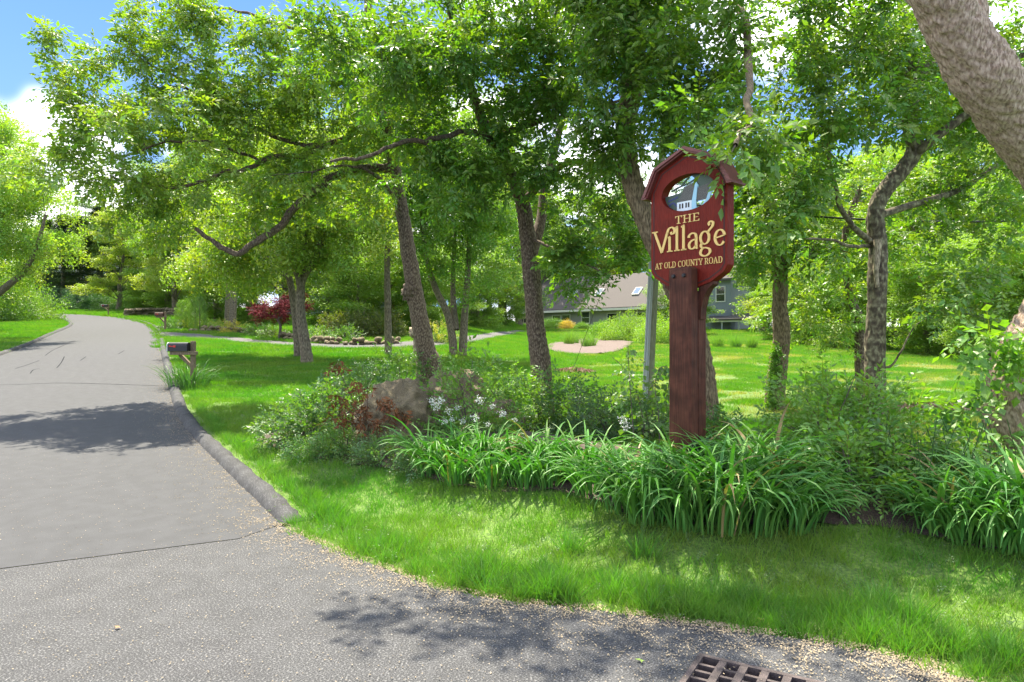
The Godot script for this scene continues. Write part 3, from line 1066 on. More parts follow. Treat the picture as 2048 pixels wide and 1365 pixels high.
# ---------------------------------------------------------------- woods behind
func make_background() -> void:
	var bright := Color(0.085, 0.185, 0.022)
	var deep := Color(0.045, 0.115, 0.018)
	var yellow := Color(0.13, 0.22, 0.03)
	var kinds := []
	kinds.append(far_tree("woodland_tree", "bright green broadleaf tree in the wood behind the lawns", "bright broadleaf trees of the wood behind", 14.0, 4.2, 620, bright, M.bark_grey, 0.12, "far", 101))
	kinds.append(far_tree("woodland_tree", "deep green broadleaf tree in the wood behind the lawns", "deep green broadleaf trees of the wood behind", 15.0, 4.0, 620, deep, M.bark_grey, 0.1, "far", 102))
	kinds.append(far_tree("woodland_tree", "yellow green broadleaf tree in the wood behind the lawns", "yellow green broadleaf trees of the wood behind", 13.0, 4.4, 620, yellow, M.bark_grey, 0.15, "far", 103))
	kinds.append(conifer("dark_conifer", "dark evergreen conifer standing in the wood at the road bend", "dark conifers at the road bend", 17.0, 3.6, 900, Color(0.02, 0.05, 0.018), 104))
	kinds.append(far_tree("understorey_tree", "low leafy tree with branches to the ground at the lawn edge", "low leafy trees at the lawn edge", 6.5, 2.9, 520, bright, M.bark_grey, 0.05, "mid", 105))
	# px, distance, height factor, width factor, kind
	var spots := [
		# at the bend of the road and left of it
		[-90, 48, 1.0, 1.1, 2], [20, 68, 0.9, 1.0, 0], [-150, 36, 1.0, 1.1, 0], [-280, 30, 1.0, 1.2, 1],
		[90, 86, 0.62, 1.3, 3], [125, 82, 0.66, 1.3, 3], [160, 90, 0.68, 1.3, 3], [200, 84, 0.7, 1.3, 3], [240, 92, 0.75, 1.3, 3], [60, 95, 0.7, 1.1, 1], [280, 90, 0.78, 1.3, 3], [110, 104, 0.95, 1.3, 0], [180, 108, 1.05, 1.3, 1], [235, 76, 0.85, 1.1, 2],
		[310, 74, 1.15, 1.1, 0], [350, 62, 1.05, 1.0, 2], [400, 70, 1.3, 1.2, 0], [440, 56, 1.05, 1.1, 1], [270, 100, 1.25, 1.3, 2],
		[500, 60, 1.35, 1.2, 0], [560, 50, 1.1, 1.1, 2], [600, 66, 1.4, 1.3, 1], [660, 74, 1.5, 1.3, 0], [720, 48, 1.1, 1.1, 1], [780, 60, 1.4, 1.2, 0],
		[850, 54, 1.2, 1.2, 1], [900, 70, 1.5, 1.3, 0], [950, 60, 1.3, 1.2, 2], [1000, 78, 1.6, 1.3, 1], [980, 96, 1.6, 1.4, 0],
		# behind the house
		[1060, 104, 1.4, 1.3, 0], [1120, 112, 1.3, 1.4, 1], [1180, 108, 1.25, 1.4, 0], [1250, 106, 1.2, 1.4, 2], [1320, 110, 1.15, 1.4, 0], [1380, 104, 1.1, 1.3, 1], [1440, 108, 1.15, 1.4, 0], [1500, 100, 1.1, 1.4, 2],
		[1040, 74, 1.5, 1.3, 0], [1090, 96, 1.6, 1.4, 1], [1150, 98, 1.55, 1.4, 0], [1210, 97, 1.5, 1.4, 2], [1275, 98, 1.45, 1.4, 1], [1345, 96, 1.35, 1.4, 0], [1410, 95, 1.3, 1.4, 2], [1100, 122, 1.9, 1.6, 0], [1230, 124, 1.9, 1.6, 0], [1360, 122, 1.7, 1.6, 1],
		# the right side
		[1530, 66, 0.95, 1.2, 0], [1590, 58, 1.0, 1.2, 2], [1650, 52, 0.95, 1.1, 0], [1700, 64, 1.1, 1.3, 1], [1755, 48, 0.95, 1.1, 0], [1810, 58, 1.1, 1.2, 2], [1860, 44, 0.95, 1.1, 0], [1915, 54, 1.15, 1.2, 1],
		[1965, 42, 0.95, 1.0, 0], [2025, 46, 1.1, 1.1, 2], [2080, 36, 1.0, 1.0, 0], [2150, 40, 0.9, 1.1, 1], [2240, 34, 0.9, 1.1, 0], [1480, 78, 0.8, 1.2, 0], [1630, 84, 1.0, 1.4, 1], [1760, 80, 1.0, 1.4, 0], [1890, 76, 1.0, 1.4, 2], [2000, 70, 1.0, 1.4, 0],
		# low growth under them
		[1620, 40, 0.75, 1.0, 4], [1680, 36, 0.8, 1.0, 4], [1790, 34, 0.85, 1.1, 4], [1860, 30, 0.8, 1.0, 4], [1920, 34, 0.9, 1.1, 4], [1975, 26, 0.75, 0.9, 4], [2040, 29, 0.9, 1.1, 4], [2110, 26, 0.9, 1.1, 4], [1560, 46, 0.7, 1.0, 4],
		[660, 36, 0.75, 1.0, 4], [720, 34, 0.75, 0.9, 4], [780, 38, 0.8, 1.0, 4], [850, 36, 0.7, 0.9, 4], [500, 46, 0.8, 1.0, 4], [430, 48, 0.75, 1.0, 4], [900, 44, 0.8, 1.0, 4], [960, 50, 0.85, 1.1, 4],
		[340, 66, 0.8, 1.0, 4], [290, 72, 0.7, 1.0, 4], [-70, 50, 0.85, 1.1, 4], [8, 60, 0.75, 1.0, 4], [1010, 62, 0.85, 1.1, 4], [1340, 62, 0.8, 1.1, 4], [1380, 56, 0.7, 1.0, 4],
	]
	var used := [false, false, false, false, false]
	rng.seed = 55
	for q in spots:
		var k: int = q[4]
		var at := base_at(q[0], q[1])
		var turn := rng.randf() * TAU
		var size := Vector3(q[3], q[2], q[3]) * rng.randf_range(0.95, 1.08)
		var zone := "at the bend of the road" if q[0] < 300 else "behind the stone border and driveway" if q[0] < 1020 else "behind the ranch house" if q[0] < 1520 else "beyond the right hand lawn"
		var look: String = ["bright green broadleaf tree", "deep green broadleaf tree", "yellow green broadleaf tree", "dark evergreen conifer", "low leafy tree with branches to the ground"][k]
		if used[k]:
			var c := copy(kinds[k], at, turn, size, look + " " + zone)
			c.set_meta("group", look + "s " + zone)
		else:
			kinds[k].set_meta("label", look + " " + zone)
			kinds[k].set_meta("group", look + "s " + zone)
			used[k] = true
			kinds[k].position = at
			kinds[k].rotation.y = turn
			kinds[k].scale = size

# ---------------------------------------------------------------- houses
func wall_window(t: Node3D, xf: Transform3D, x: float, y: float, w: float, h: float) -> void:
	var f := Shape.new()
	bar(f, Vector3(x - w / 2 - 0.09, y - 0.09, 0.0), Vector3(x - w / 2, y + h + 0.09, 0.07), 0.0, xf)
	bar(f, Vector3(x + w / 2, y - 0.09, 0.0), Vector3(x + w / 2 + 0.09, y + h + 0.09, 0.07), 0.0, xf)
	bar(f, Vector3(x - w / 2, y + h, 0.0), Vector3(x + w / 2, y + h + 0.09, 0.068), 0.0, xf)
	bar(f, Vector3(x - w / 2, y - 0.09, 0.0), Vector3(x + w / 2, y, 0.09), 0.0, xf)
	bar(f, Vector3(x - w / 2, y + h * 0.5 - 0.03, 0.0), Vector3(x + w / 2, y + h * 0.5 + 0.03, 0.05), 0.0, xf)
	var win := put("window", f.mesh(), M.trim, t)
	var g := Shape.new()
	bar(g, Vector3(x - w / 2, y, 0.004), Vector3(x + w / 2, y + h, 0.025), 0.0, xf)
	put("pane", g.mesh(), M.pane, win)

func make_houses() -> void:
	# the ranch house: its front runs from the garage towards the right
	var a := base_at(1030, 92.0)
	var b := base_at(1420, 74.0)
	a.y = on_ground(1040, 657).y - 0.1
	var run := Vector3(b.x - a.x, 0, b.z - a.z)
	var length := run.length()
	var t := thing("ranch_house", "long grey ranch house with brown shingle roof and skylights", "house", a, atan2(-run.z, run.x))
	var wall := Shape.new()
	bar(wall, Vector3(0, -1.0, -9.0), Vector3(length, 3.1, 0.0))
	put("wall", wall.mesh(), M.siding, t)
	var roof := Shape.new()
	prism(roof, PackedVector2Array([Vector2(0.9, 2.75), Vector2(-4.5, 7.2), Vector2(-9.9, 2.75), Vector2(-9.9, 2.95), Vector2(-4.5, 7.45), Vector2(0.9, 2.95)]), -length - 0.5, 0.5, Transform3D(Basis(Vector3(0, 0, 1), Vector3.UP, Vector3(-1, 0, 0)), Vector3.ZERO))
	put("roof", roof.mesh(), M.shingle_roof, t)
	for x in [0.0, length]:
		var gab := Shape.new()
		prism(gab, PackedVector2Array([Vector2(0, 3.1), Vector2(-4.5, 6.8), Vector2(-9, 3.1)]), -x - 0.05, -x + 0.05, Transform3D(Basis(Vector3(0, 0, 1), Vector3.UP, Vector3(-1, 0, 0)), Vector3.ZERO))
		put("gable", gab.mesh(), M.siding, t)
	var door := Shape.new()
	bar(door, Vector3(0.5, -0.3, 0.0), Vector3(4.3, 2.25, 0.06))
	var gd := put("garage_door", door.mesh(), M.garage, t)
	for k in 8:
		var p := Shape.new()
		bar(p, Vector3(0.75 + k * 0.44, 1.45, 0.06), Vector3(1.05 + k * 0.44, 2.0, 0.075))
		put("pane", p.mesh(), M.pane, gd)
	for k in 3:
		var p := Shape.new()
		bar(p, Vector3(0.5, 0.2 + k * 0.6, 0.06), Vector3(4.3, 0.23 + k * 0.6, 0.07))
		put("panel_rail", p.mesh(), M.trim, gd)
	var fas := Shape.new()
	bar(fas, Vector3(-0.4, 2.6, 0.88), Vector3(length + 0.4, 2.86, 0.95))
	put("fascia", fas.mesh(), M.trim, t)
	for q in [[7.0, 0.9, 1.2], [8.5, 0.9, 1.2], [11.5, 1.2, 1.1], [15.5, 0.9, 1.6], [19.5, 0.9, 1.6], [23.0, 0.9, 1.4]]:
		wall_window(t, Transform3D(), q[0], q[1], q[2], 1.35)
	for q in [[8.5, 0.45], [12.5, 0.45], [18.0, 0.42], [24.5, 0.5]]:
		var s := Shape.new()
		var f: float = q[1]
		var mid := Vector3(q[0], lerpf(2.95, 7.45, f), lerpf(0.9, -4.5, f))
		var xf := Transform3D(Basis(Vector3.RIGHT, atan2(4.5, 5.4)), mid)
		bar(s, Vector3(-0.45, 0.0, -0.7), Vector3(0.45, 0.16, 0.7), 0.0, xf)
		var sk := put("skylight", s.mesh(), M.trim, t)
		var g := Shape.new()
		bar(g, Vector3(-0.38, 0.16, -0.62), Vector3(0.38, 0.175, 0.62), 0.0, xf)
		put("pane", g.mesh(), M.skylight, sk)
	# chimney-like dormer valley and the taller wing
	var wing_at := base_at(1440, 72.0)
	wing_at.y = a.y - 0.2
	var wg := thing("shingled_wing", "blue grey shingled house wing with gable and tall window behind the sign post", "house", wing_at, atan2(-run.z, run.x))
	var w := Shape.new()
	bar(w, Vector3(-5.0, -1.0, -8.0), Vector3(1.2, 5.6, 0.0))
	put("wall", w.mesh(), M.blue_siding, wg)
	var wr := Shape.new()
	prism(wr, PackedVector2Array([Vector2(0.5, 5.4), Vector2(-4.0, 9.0), Vector2(-8.5, 5.4), Vector2(-8.5, 5.65), Vector2(-4.0, 9.3), Vector2(0.5, 5.65)]), -1.6, 5.4, Transform3D(Basis(Vector3(0, 0, 1), Vector3.UP, Vector3(-1, 0, 0)), Vector3.ZERO))
	put("roof", wr.mesh(), M.shingle_roof, wg)
	wall_window(wg, Transform3D(), 0.1, 3.3, 0.9, 1.5)
	wall_window(wg, Transform3D(), -2.6, 3.3, 0.9, 1.5)
	# the open porch
	var pc := base_at(1462, 70.0)
	pc.y = on_ground(1470, 672).y
	var po := thing("open_porch", "low open porch with grey posts and shallow roof on the lawn", "porch", pc, atan2(-run.z, run.x))
	var pr := Shape.new()
	prism(pr, PackedVector2Array([Vector2(0.4, 1.75), Vector2(-3.0, 2.55), Vector2(-3.0, 2.72), Vector2(0.4, 1.95)]), -3.2, 2.8, Transform3D(Basis(Vector3(0, 0, 1), Vector3.UP, Vector3(-1, 0, 0)), Vector3.ZERO))
	put("roof", pr.mesh(), M.shingle_roof, po)
	for x in [-2.6, -0.9, 0.9, 2.9]:
		for z in [0.1, -2.8]:
			var s := Shape.new()
			bar(s, Vector3(x - 0.07, -0.3, z - 0.07), Vector3(x + 0.07, 1.9 - z * 0.2, z + 0.07))
			put("post", s.mesh(), M.conduit, po)
	var bm := Shape.new()
	bar(bm, Vector3(-2.7, 1.62, 0.18), Vector3(3.0, 1.78, 0.3))
	put("beam", bm.mesh(), M.trim, po)
	# the pale roofed house behind the road trees
	var h := base_at(700, 62.0)
	var h2 := thing("pale_house", "pale blue grey house half hidden behind the road trees", "house", h, 0.35)
	var hw := Shape.new()
	bar(hw, Vector3(-6.0, -1.0, -7.0), Vector3(6.0, 3.0, 0.0))
	put("wall", hw.mesh(), M.blue_siding, h2)
	var hr := Shape.new()
	prism(hr, PackedVector2Array([Vector2(0.6, 2.8), Vector2(-3.5, 5.6), Vector2(-7.6, 2.8), Vector2(-7.6, 3.0), Vector2(-3.5, 5.85), Vector2(0.6, 3.0)]), -6.4, 6.4, Transform3D(Basis(Vector3(0, 0, 1), Vector3.UP, Vector3(-1, 0, 0)), Vector3.ZERO))
	put("roof", hr.mesh(), M.grey_roof, h2)
	for x in [-4.0, -1.2, 1.8, 4.4]: wall_window(h2, Transform3D(), x, 1.0, 1.1, 1.3)

# ---------------------------------------------------------------- trees of the foreground and middle ground
func L(rows: Array, r0: float, r1: float, o := {}) -> Dictionary:
	var pts := []
	for q in rows: pts.append(P(q[0], q[1], q[2]))
	var d := {"p": pts, "r0": r0, "r1": r1}
	d.merge(o)
	return d

func B(px: float, py: float, d: float, rx: float, ry: float, rd: float, weight := 1.0) -> Array:
	return [P(px, py, d), Vector3(rx / FOCAL * d, ry / FOCAL * d, rd), weight]

func make_trees() -> void:
	var cherry := Color(0.06, 0.15, 0.018)
	var light := Color(0.09, 0.19, 0.024)
	rng.seed = 201
	# the cherry in the middle
	var at := base_at(1089, 12.0)
	var t := thing("cherry_tree", "scaly barked cherry tree standing behind the bed, forked below the canopy", "tree", at)
	var trunk_pts := [at + Vector3(0, -0.2, 0)]
	for q in [[1082, 735], [1072, 660], [1064, 560], [1056, 480], [1048, 420], [1040, 385]]: trunk_pts.append(P(q[0], q[1], 12.0))
	grow(t, [{"p": trunk_pts, "r0": 0.165, "r1": 0.115, "sides": 40, "per": 14, "bump": 0.022, "freq": Vector2(11, 6), "flare": 0.25, "lump": 0.12},
		L([[1040, 385, 12], [1018, 345, 11.8], [986, 278, 11.6], [955, 215, 11.4], [940, 140, 11.2], [905, 60, 11], [880, -60, 11]], 0.12, 0.035, {"bump": 0.012, "sides": 16, "wiggle": 0.1}),
		L([[1048, 400, 12], [1090, 358, 11.6], [1160, 322, 11.2], [1235, 345, 10.6], [1290, 372, 10.2]], 0.075, 0.025, {"wiggle": 0.08}),
		L([[1000, 300, 11.7], [950, 262, 11.2], [845, 282, 10.6], [760, 300, 10.2], [660, 322, 10.0]], 0.06, 0.02, {"wiggle": 0.1}),
		L([[986, 280, 11.6], [1060, 244, 11.3], [1120, 238, 11], [1190, 222, 10.6], [1245, 198, 10.4]], 0.06, 0.02, {"wiggle": 0.08}),
		L([[1060, 244, 11.3], [1090, 180, 11.4], [1098, 100, 11.4], [1125, -40, 11.6]], 0.05, 0.02, {"wiggle": 0.1}),
		L([[1060, 520, 12.3], [1082, 440, 12.6], [1090, 370, 12.8], [1120, 260, 13], [1150, 100, 13.2]], 0.11, 0.04, {"bump": 0.01, "sides": 14}),
		L([[1068, 480, 11.9], [1130, 510, 11.4], [1170, 525, 11], [1230, 560, 10.6]], 0.03, 0.012, {"wiggle": 0.08})],
		[B(960, 160, 11.2, 240, 190, 1.1), B(1130, 90, 11.5, 190, 150, 1.2), B(880, 350, 10.8, 170, 80, 0.8), B(1150, 370, 11, 140, 75, 0.8), B(1190, 560, 10.8, 100, 45, 0.5, 1.0), B(1220, 430, 11.5, 110, 50, 0.6, 0.8), B(1185, 500, 11.2, 115, 60, 0.5, 2.4), B(760, 90, 9.8, 200, 120, 1.0)],
		{"bark": M.bark_cherry, "mesh": S.cherry, "tint": cherry, "twigs": 560, "sprigs": 10, "bare": 0.8, "gap": -0.12})
	# the leaning tree by the boulders, with the long limbs over the road
	rng.seed = 202
	at = base_at(872, 14.5)
	t = thing("leaning_tree", "leaning brown tree beside the grey snag with long limbs over the road", "tree", at)
	trunk_pts = [at + Vector3(0, -0.2, 0)]
	for q in [[862, 735], [850, 690], [832, 600], [816, 500], [805, 430], [788, 330], [762, 210], [742, 80], [730, -60]]: trunk_pts.append(P(q[0], q[1], 14.5))
	grow(t, [{"p": trunk_pts, "r0": 0.22, "r1": 0.06, "sides": 30, "per": 10, "bump": 0.022, "freq": Vector2(10, 3), "flare": 0.2, "lump": 0.1},
		L([[790, 335, 14.5], [700, 342, 14.3], [630, 378, 14], [560, 450, 13.8], [500, 490, 13.6], [468, 506, 13.5], [428, 482, 13.4], [395, 458, 13.4]], 0.095, 0.032, {"bump": 0.014, "sides": 16, "wiggle": 0.1}),
		L([[765, 225, 14.5], [645, 300, 14.2], [520, 326, 13.8], [430, 355, 13.5], [330, 372, 13.2], [220, 350, 13]], 0.065, 0.018, {"bump": 0.01, "sides": 14, "wiggle": 0.12}),
		L([[645, 300, 14.2], [500, 250, 13.8], [400, 200, 13.5], [345, 152, 13.3], [260, 100, 13]], 0.048, 0.015, {"wiggle": 0.12}),
		L([[520, 326, 13.8], [430, 286, 13.5], [340, 285, 13.2], [250, 312, 13], [150, 330, 12.8]], 0.032, 0.012, {"wiggle": 0.1}),
		L([[742, 100, 14.5], [600, 60, 14], [480, 20, 13.6], [350, 10, 13.2]], 0.048, 0.015, {"wiggle": 0.12}),
		L([[805, 420, 14.5], [760, 360, 14], [700, 330, 13.6], [600, 350, 13.2]], 0.05, 0.015, {"wiggle": 0.1})],
		[B(640, 190, 13.8, 240, 170, 1.3), B(400, 170, 13.4, 210, 140, 1.1), B(225, 215, 13, 120, 90, 0.9), B(430, 390, 13.5, 230, 60, 1.4, 0.75), B(170, 360, 13, 120, 60, 1.4, 0.7), B(300, 270, 11.8, 180, 90, 1.0, 0.5), B(330, 40, 13.2, 130, 80, 0.9), B(165, 140, 13, 90, 70, 0.9, 0.8), B(120, 280, 13, 90, 80, 0.9, 0.8), B(280, 450, 13.8, 150, 45, 1.0, 0.7), B(640, 390, 14, 150, 70, 0.8)],
		{"bark": M.bark_cherry, "mesh": S.cherry, "tint": light, "twigs": 760, "sprigs": 10, "bare": 0.7, "gap": -0.08})
	var knob := put("knob", boulder_mesh(9, 12, 0.6, Vector3(0.17, 0.2, 0.17), 1.6), M.bark_cherry, t)
	knob.position = P(820, 584, 14.45) - at
	# slim straight trunk
	rng.seed = 203
	at = base_at(776, 24.0)
	t = thing("slim_tree", "slim straight grey tree on the lawn left of the leaning tree", "tree", at)
	grow(t, [L([[776, 760, 24], [776, 640, 24], [774, 520, 24], [780, 400, 24], [776, 250, 24]], 0.14, 0.06, {"sides": 14, "bump": 0.01}), L([[778, 420, 24], [720, 340, 23.5], [660, 300, 23]], 0.05, 0.02), L([[778, 400, 24], [840, 320, 24.5], [880, 260, 25]], 0.05, 0.02)],
		[B(740, 400, 23.5, 130, 90, 2), B(800, 260, 24, 150, 120, 2.2)], {"bark": M.bark_grey, "mesh": S.mid, "tint": light, "twigs": 120, "sprigs": 4, "bare": 0.7, "loose": 0.5, "size": 1.0, "leaf": M.far_leaf})
	# the twin stem
	rng.seed = 204
	at = base_at(915, 25.0)
	t = thing("twin_stem_tree", "twin stemmed tree forking from the ground behind the boulders", "tree", at)
	grow(t, [L([[908, 765, 25], [906, 690, 25], [895, 630, 25], [868, 570, 25], [850, 500, 25], [840, 380, 25]], 0.17, 0.07, {"sides": 14, "bump": 0.012}), L([[922, 765, 25], [926, 690, 25], [930, 620, 25], [936, 540, 25], [940, 420, 25]], 0.18, 0.07, {"sides": 14, "bump": 0.012, "stem": true}), L([[912, 660, 25], [906, 590, 25.3], [908, 500, 25.6], [915, 400, 26]], 0.13, 0.05, {"sides": 12, "stem": true})],
		[B(880, 470, 24.5, 120, 80, 2), B(960, 440, 25, 130, 100, 2.2), B(970, 560, 24, 80, 50, 1.4), B(900, 330, 25, 170, 110, 2.5)], {"bark": M.bark_grey, "mesh": S.mid, "tint": Color(0.07, 0.17, 0.02), "twigs": 170, "sprigs": 4, "bare": 0.6, "loose": 0.5, "leaf": M.far_leaf})
	# the pair on the lawn
	rng.seed = 205
	at = base_at(613, 20.6)
	t = thing("lawn_tree", "grey tree on the lawn with crooked limbs, front one of a pair", "tree", at)
	grow(t, [L([[616, 745, 20.6], [610, 690, 20.6], [602, 640, 20.6], [600, 595, 20.6], [606, 555, 20.6], [632, 515, 20.6], [648, 470, 20.5], [690, 440, 20.4], [750, 395, 20.2]], 0.17, 0.05, {"sides": 18, "bump": 0.018, "per": 8, "flare": 0.3}), L([[602, 580, 20.6], [585, 530, 20.2], [555, 515, 20], [520, 516, 19.8]], 0.09, 0.03, {"bump": 0.01, "wiggle": 0.08}), L([[602, 570, 20.6], [612, 480, 20.8], [600, 380, 21], [590, 280, 21]], 0.1, 0.03, {"wiggle": 0.1})],
		[B(620, 420, 20, 150, 90, 2.2), B(500, 520, 20, 130, 60, 1.8), B(700, 480, 20.5, 110, 80, 1.8), B(600, 300, 20.5, 180, 100, 2.4)], {"bark": M.bark_grey, "mesh": S.mid, "tint": Color(0.11, 0.21, 0.026), "twigs": 190, "sprigs": 4, "bare": 0.6, "loose": 0.45, "leaf": M.far_leaf})
	rng.seed = 206
	at = base_at(597, 22.4)
	t = thing("lawn_tree", "paler grey tree on the lawn, rear one of a pair", "tree", at)
	grow(t, [L([[598, 735, 22.4], [594, 660, 22.4], [586, 600, 22.4], [572, 520, 22.4], [560, 420, 22.4]], 0.16, 0.06, {"sides": 14, "bump": 0.012})],
		[B(540, 440, 22.4, 130, 90, 2.2), B(440, 560, 23, 110, 50, 1.6)], {"bark": M.bark_grey, "mesh": S.mid, "tint": Color(0.11, 0.21, 0.026), "twigs": 110, "sprigs": 4, "bare": 0.6, "loose": 0.45, "leaf": M.far_leaf})
	# further trunks along the stone border and the bend
	rng.seed = 207
	for q in [[463, 38.0, 0.21, "straight grey trunk tree behind the stone border", 0], [333, 66.0, 0.3, "pale thick trunk tree beyond the far driveway", 1], [196, 84.0, 0.22, "tall pale trunk tree in front of the dark conifers", 2], [452, 39.0, 0.16, "dark slender tree close behind the straight grey trunk", 3]]:
		var d: float = q[1]
		at = base_at(q[0], d)
		t = thing("roadside_tree", q[3], "tree", at)
		var top := at + Vector3(0.4, 11.0, 0)
		grow(t, [{"p": [at + Vector3(0, -0.3, 0), at + Vector3(0.1, 2.5, 0), at + Vector3(0.05, 6, 0.2), top], "r0": q[2], "r1": 0.07, "sides": 12, "bump": 0.01}],
			[[at + Vector3(0, 6.5, 0.5), Vector3(3.2, 2.0, 2.5)], [at + Vector3(0.5, 9.5, 0), Vector3(3.4, 2.2, 3)]], {"bark": M.bark_grey, "mesh": S.far, "tint": light, "twigs": 110, "sprigs": 3, "bare": 0.5, "loose": 0.7, "leaf": M.far_leaf})
	# lichened tree on the right
	rng.seed = 208
	at = base_at(1752, 10.0)
	t = thing("lichened_tree", "lichen covered crooked tree with a torn bark scar in the right lawn", "tree", at)
	trunk_pts = [at + Vector3(0, -0.2, 0)]
	for q in [[1750, 800], [1750, 700], [1754, 600], [1758, 500], [1752, 430], [1768, 385], [1806, 340], [1830, 300], [1822, 240], [1828, 190], [1838, 150]]: trunk_pts.append(P(q[0], q[1], 10.0))
	grow(t, [{"p": trunk_pts, "r0": 0.13, "r1": 0.085, "sides": 36, "per": 10, "bump": 0.02, "freq": Vector2(10, 5), "flare": 0.25, "lump": 0.16},
		L([[1838, 152, 10], [1818, 95, 10], [1808, 10, 10], [1800, -90, 10]], 0.085, 0.04, {"bump": 0.01, "sides": 16}),
		L([[1836, 158, 10], [1872, 112, 10.2], [1905, 50, 10.4], [1940, -60, 10.6]], 0.08, 0.04, {"bump": 0.01, "sides": 16}),
		L([[1828, 312, 10], [1872, 275, 9.8], [1940, 225, 9.7], [2005, 175, 9.6], [2070, 70, 9.6]], 0.07, 0.035, {"bump": 0.01, "sides": 14}),
		L([[1756, 432, 10], [1850, 402, 10.4], [1920, 380, 10.8], [1992, 333, 11], [2070, 285, 11.2]], 0.055, 0.03, {"bump": 0.008, "sides": 12}),
		L([[1748, 488, 10], [1712, 458, 9.8], [1680, 410, 9.6], [1662, 330, 9.4], [1650, 220, 9.2]], 0.05, 0.018, {"wiggle": 0.06}),
		L([[1745, 492, 10], [1700, 492, 9.7], [1645, 480, 9.4], [1580, 470, 9.0]], 0.03, 0.012, {"wiggle": 0.06}),
		L([[1772, 735, 9.9], [1800, 705, 9.8], [1830, 650, 9.7]], 0.018, 0.008, {"wiggle": 0.05}),
		L([[1830, 170, 10], [1760, 100, 9.6], [1690, 60, 9.2], [1600, 20, 9.0]], 0.05, 0.015, {"wiggle": 0.1})],
		[B(1690, 190, 9.3, 190, 130, 1.3), B(1610, 340, 9.0, 120, 110, 0.8), B(1560, 440, 8.6, 90, 60, 0.6, 0.8), B(1850, 130, 10.2, 140, 150, 1.3), B(1980, 200, 10.2, 110, 170, 1.3), B(1640, 540, 9.4, 110, 40, 0.5, 0.5), B(1650, 20, 9.3, 160, 110, 1.3), B(1900, 440, 11, 150, 90, 1.0), B(1950, 600, 9.4, 110, 90, 0.8)],
		{"bark": M.bark_lichen, "mesh": S.cherry, "tint": Color(0.065, 0.155, 0.022), "twigs": 480, "sprigs": 8, "bare": 0.75, "gap": -0.12})
	var scar := Shape.new()
	var sp: Array[Vector3] = []
	for q in [[1757, 480], [1754, 520], [1753, 545], [1756, 575]]: sp.append(P(q[0], q[1], 9.86) - at)
	tube(scar, spline(sp, 4), 0.055, 0.02, 10, 0.012, Vector2(20, 3))
	put("torn_scar", scar.mesh(), M.dead_wood, t)
	# slender companion
	rng.seed = 209
	at = base_at(1725, 14.0)
	t = thing("slender_tree", "slender dark tree just behind the lichen covered tree", "tree", at)
	grow(t, [L([[1728, 850, 14], [1722, 760, 14], [1720, 680, 14], [1716, 630, 14], [1700, 590, 14], [1690, 480, 14], [1720, 380, 14]], 0.12, 0.05, {"sides": 14, "bump": 0.01})],
		[B(1680, 520, 14, 120, 80, 1.3), B(1620, 640, 14, 120, 60, 1.2), B(1740, 400, 14.5, 120, 100, 1.4)], {"bark": M.bark_cherry, "mesh": S.cherry, "tint": light, "twigs": 190, "sprigs": 8, "bare": 0.6})
	# ivied trunk in the right lawn
	rng.seed = 210
	at = base_at(1552, 13.2)
	t = thing("ivied_tree", "furrowed straight tree with ivy up one side in the right lawn", "tree", at)
	grow(t, [{"p": [at + Vector3(0, -0.2, 0), P(1550, 790, 13.2), P(1558, 720, 13.2), P(1564, 670, 13.2), P(1560, 620, 13.2), P(1562, 560, 13.2), P(1556, 460, 13.2), P(1550, 330, 13.2)], "r0": 0.17, "r1": 0.1, "sides": 36, "per": 10, "bump": 0.03, "freq": Vector2(14, 1.6), "flare": 0.25, "lump": 0.12}, L([[1556, 470, 13.2], [1500, 400, 13], [1450, 330, 13]], 0.05, 0.02)],
		[B(1540, 380, 13, 110, 100, 1.0), B(1500, 500, 12.5, 70, 40, 0.7, 0.6), B(1600, 520, 13, 80, 40, 0.7, 0.6)], {"bark": M.bark_furrow, "mesh": S.broad, "tint": Color(0.065, 0.16, 0.02), "twigs": 190, "sprigs": 8, "bare": 0.75, "gap": -0.1})
	var where: Array[Transform3D] = []
	var tints := PackedColorArray()
	for k in 260:
		var f := pow(rng.randf(), 1.3)
		var q := P(1543 + 14.0 * f + rng.randf_range(-7, 3), 818 - f * 130.0, 13.0) - at
		where.append(Transform3D(aim(rand_dir(), rng.randf()).scaled(Vector3.ONE * 0.55), q))
		tints.append(green(Color(0.06, 0.16, 0.02), 0.2, 0.1))
	scatter("ivy", S.vine[0], M.leaf, where, tints, t)
	# the big furrowed tree behind the sign
	rng.seed = 211
	at = base_at(1416, 9.6)
	t = thing("furrowed_tree", "large furrowed tree leaning over behind the sign post", "tree", at)
	trunk_pts = [at + Vector3(0, -0.2, 0)]
	for q in [[1412, 800], [1402, 720], [1384, 650], [1352, 580], [1322, 510], [1292, 440], [1266, 370], [1250, 290], [1254, 230], [1272, 150], [1268, 70], [1252, -20], [1240, -160], [1230, -330]]: trunk_pts.append(P(q[0], q[1], 9.6))
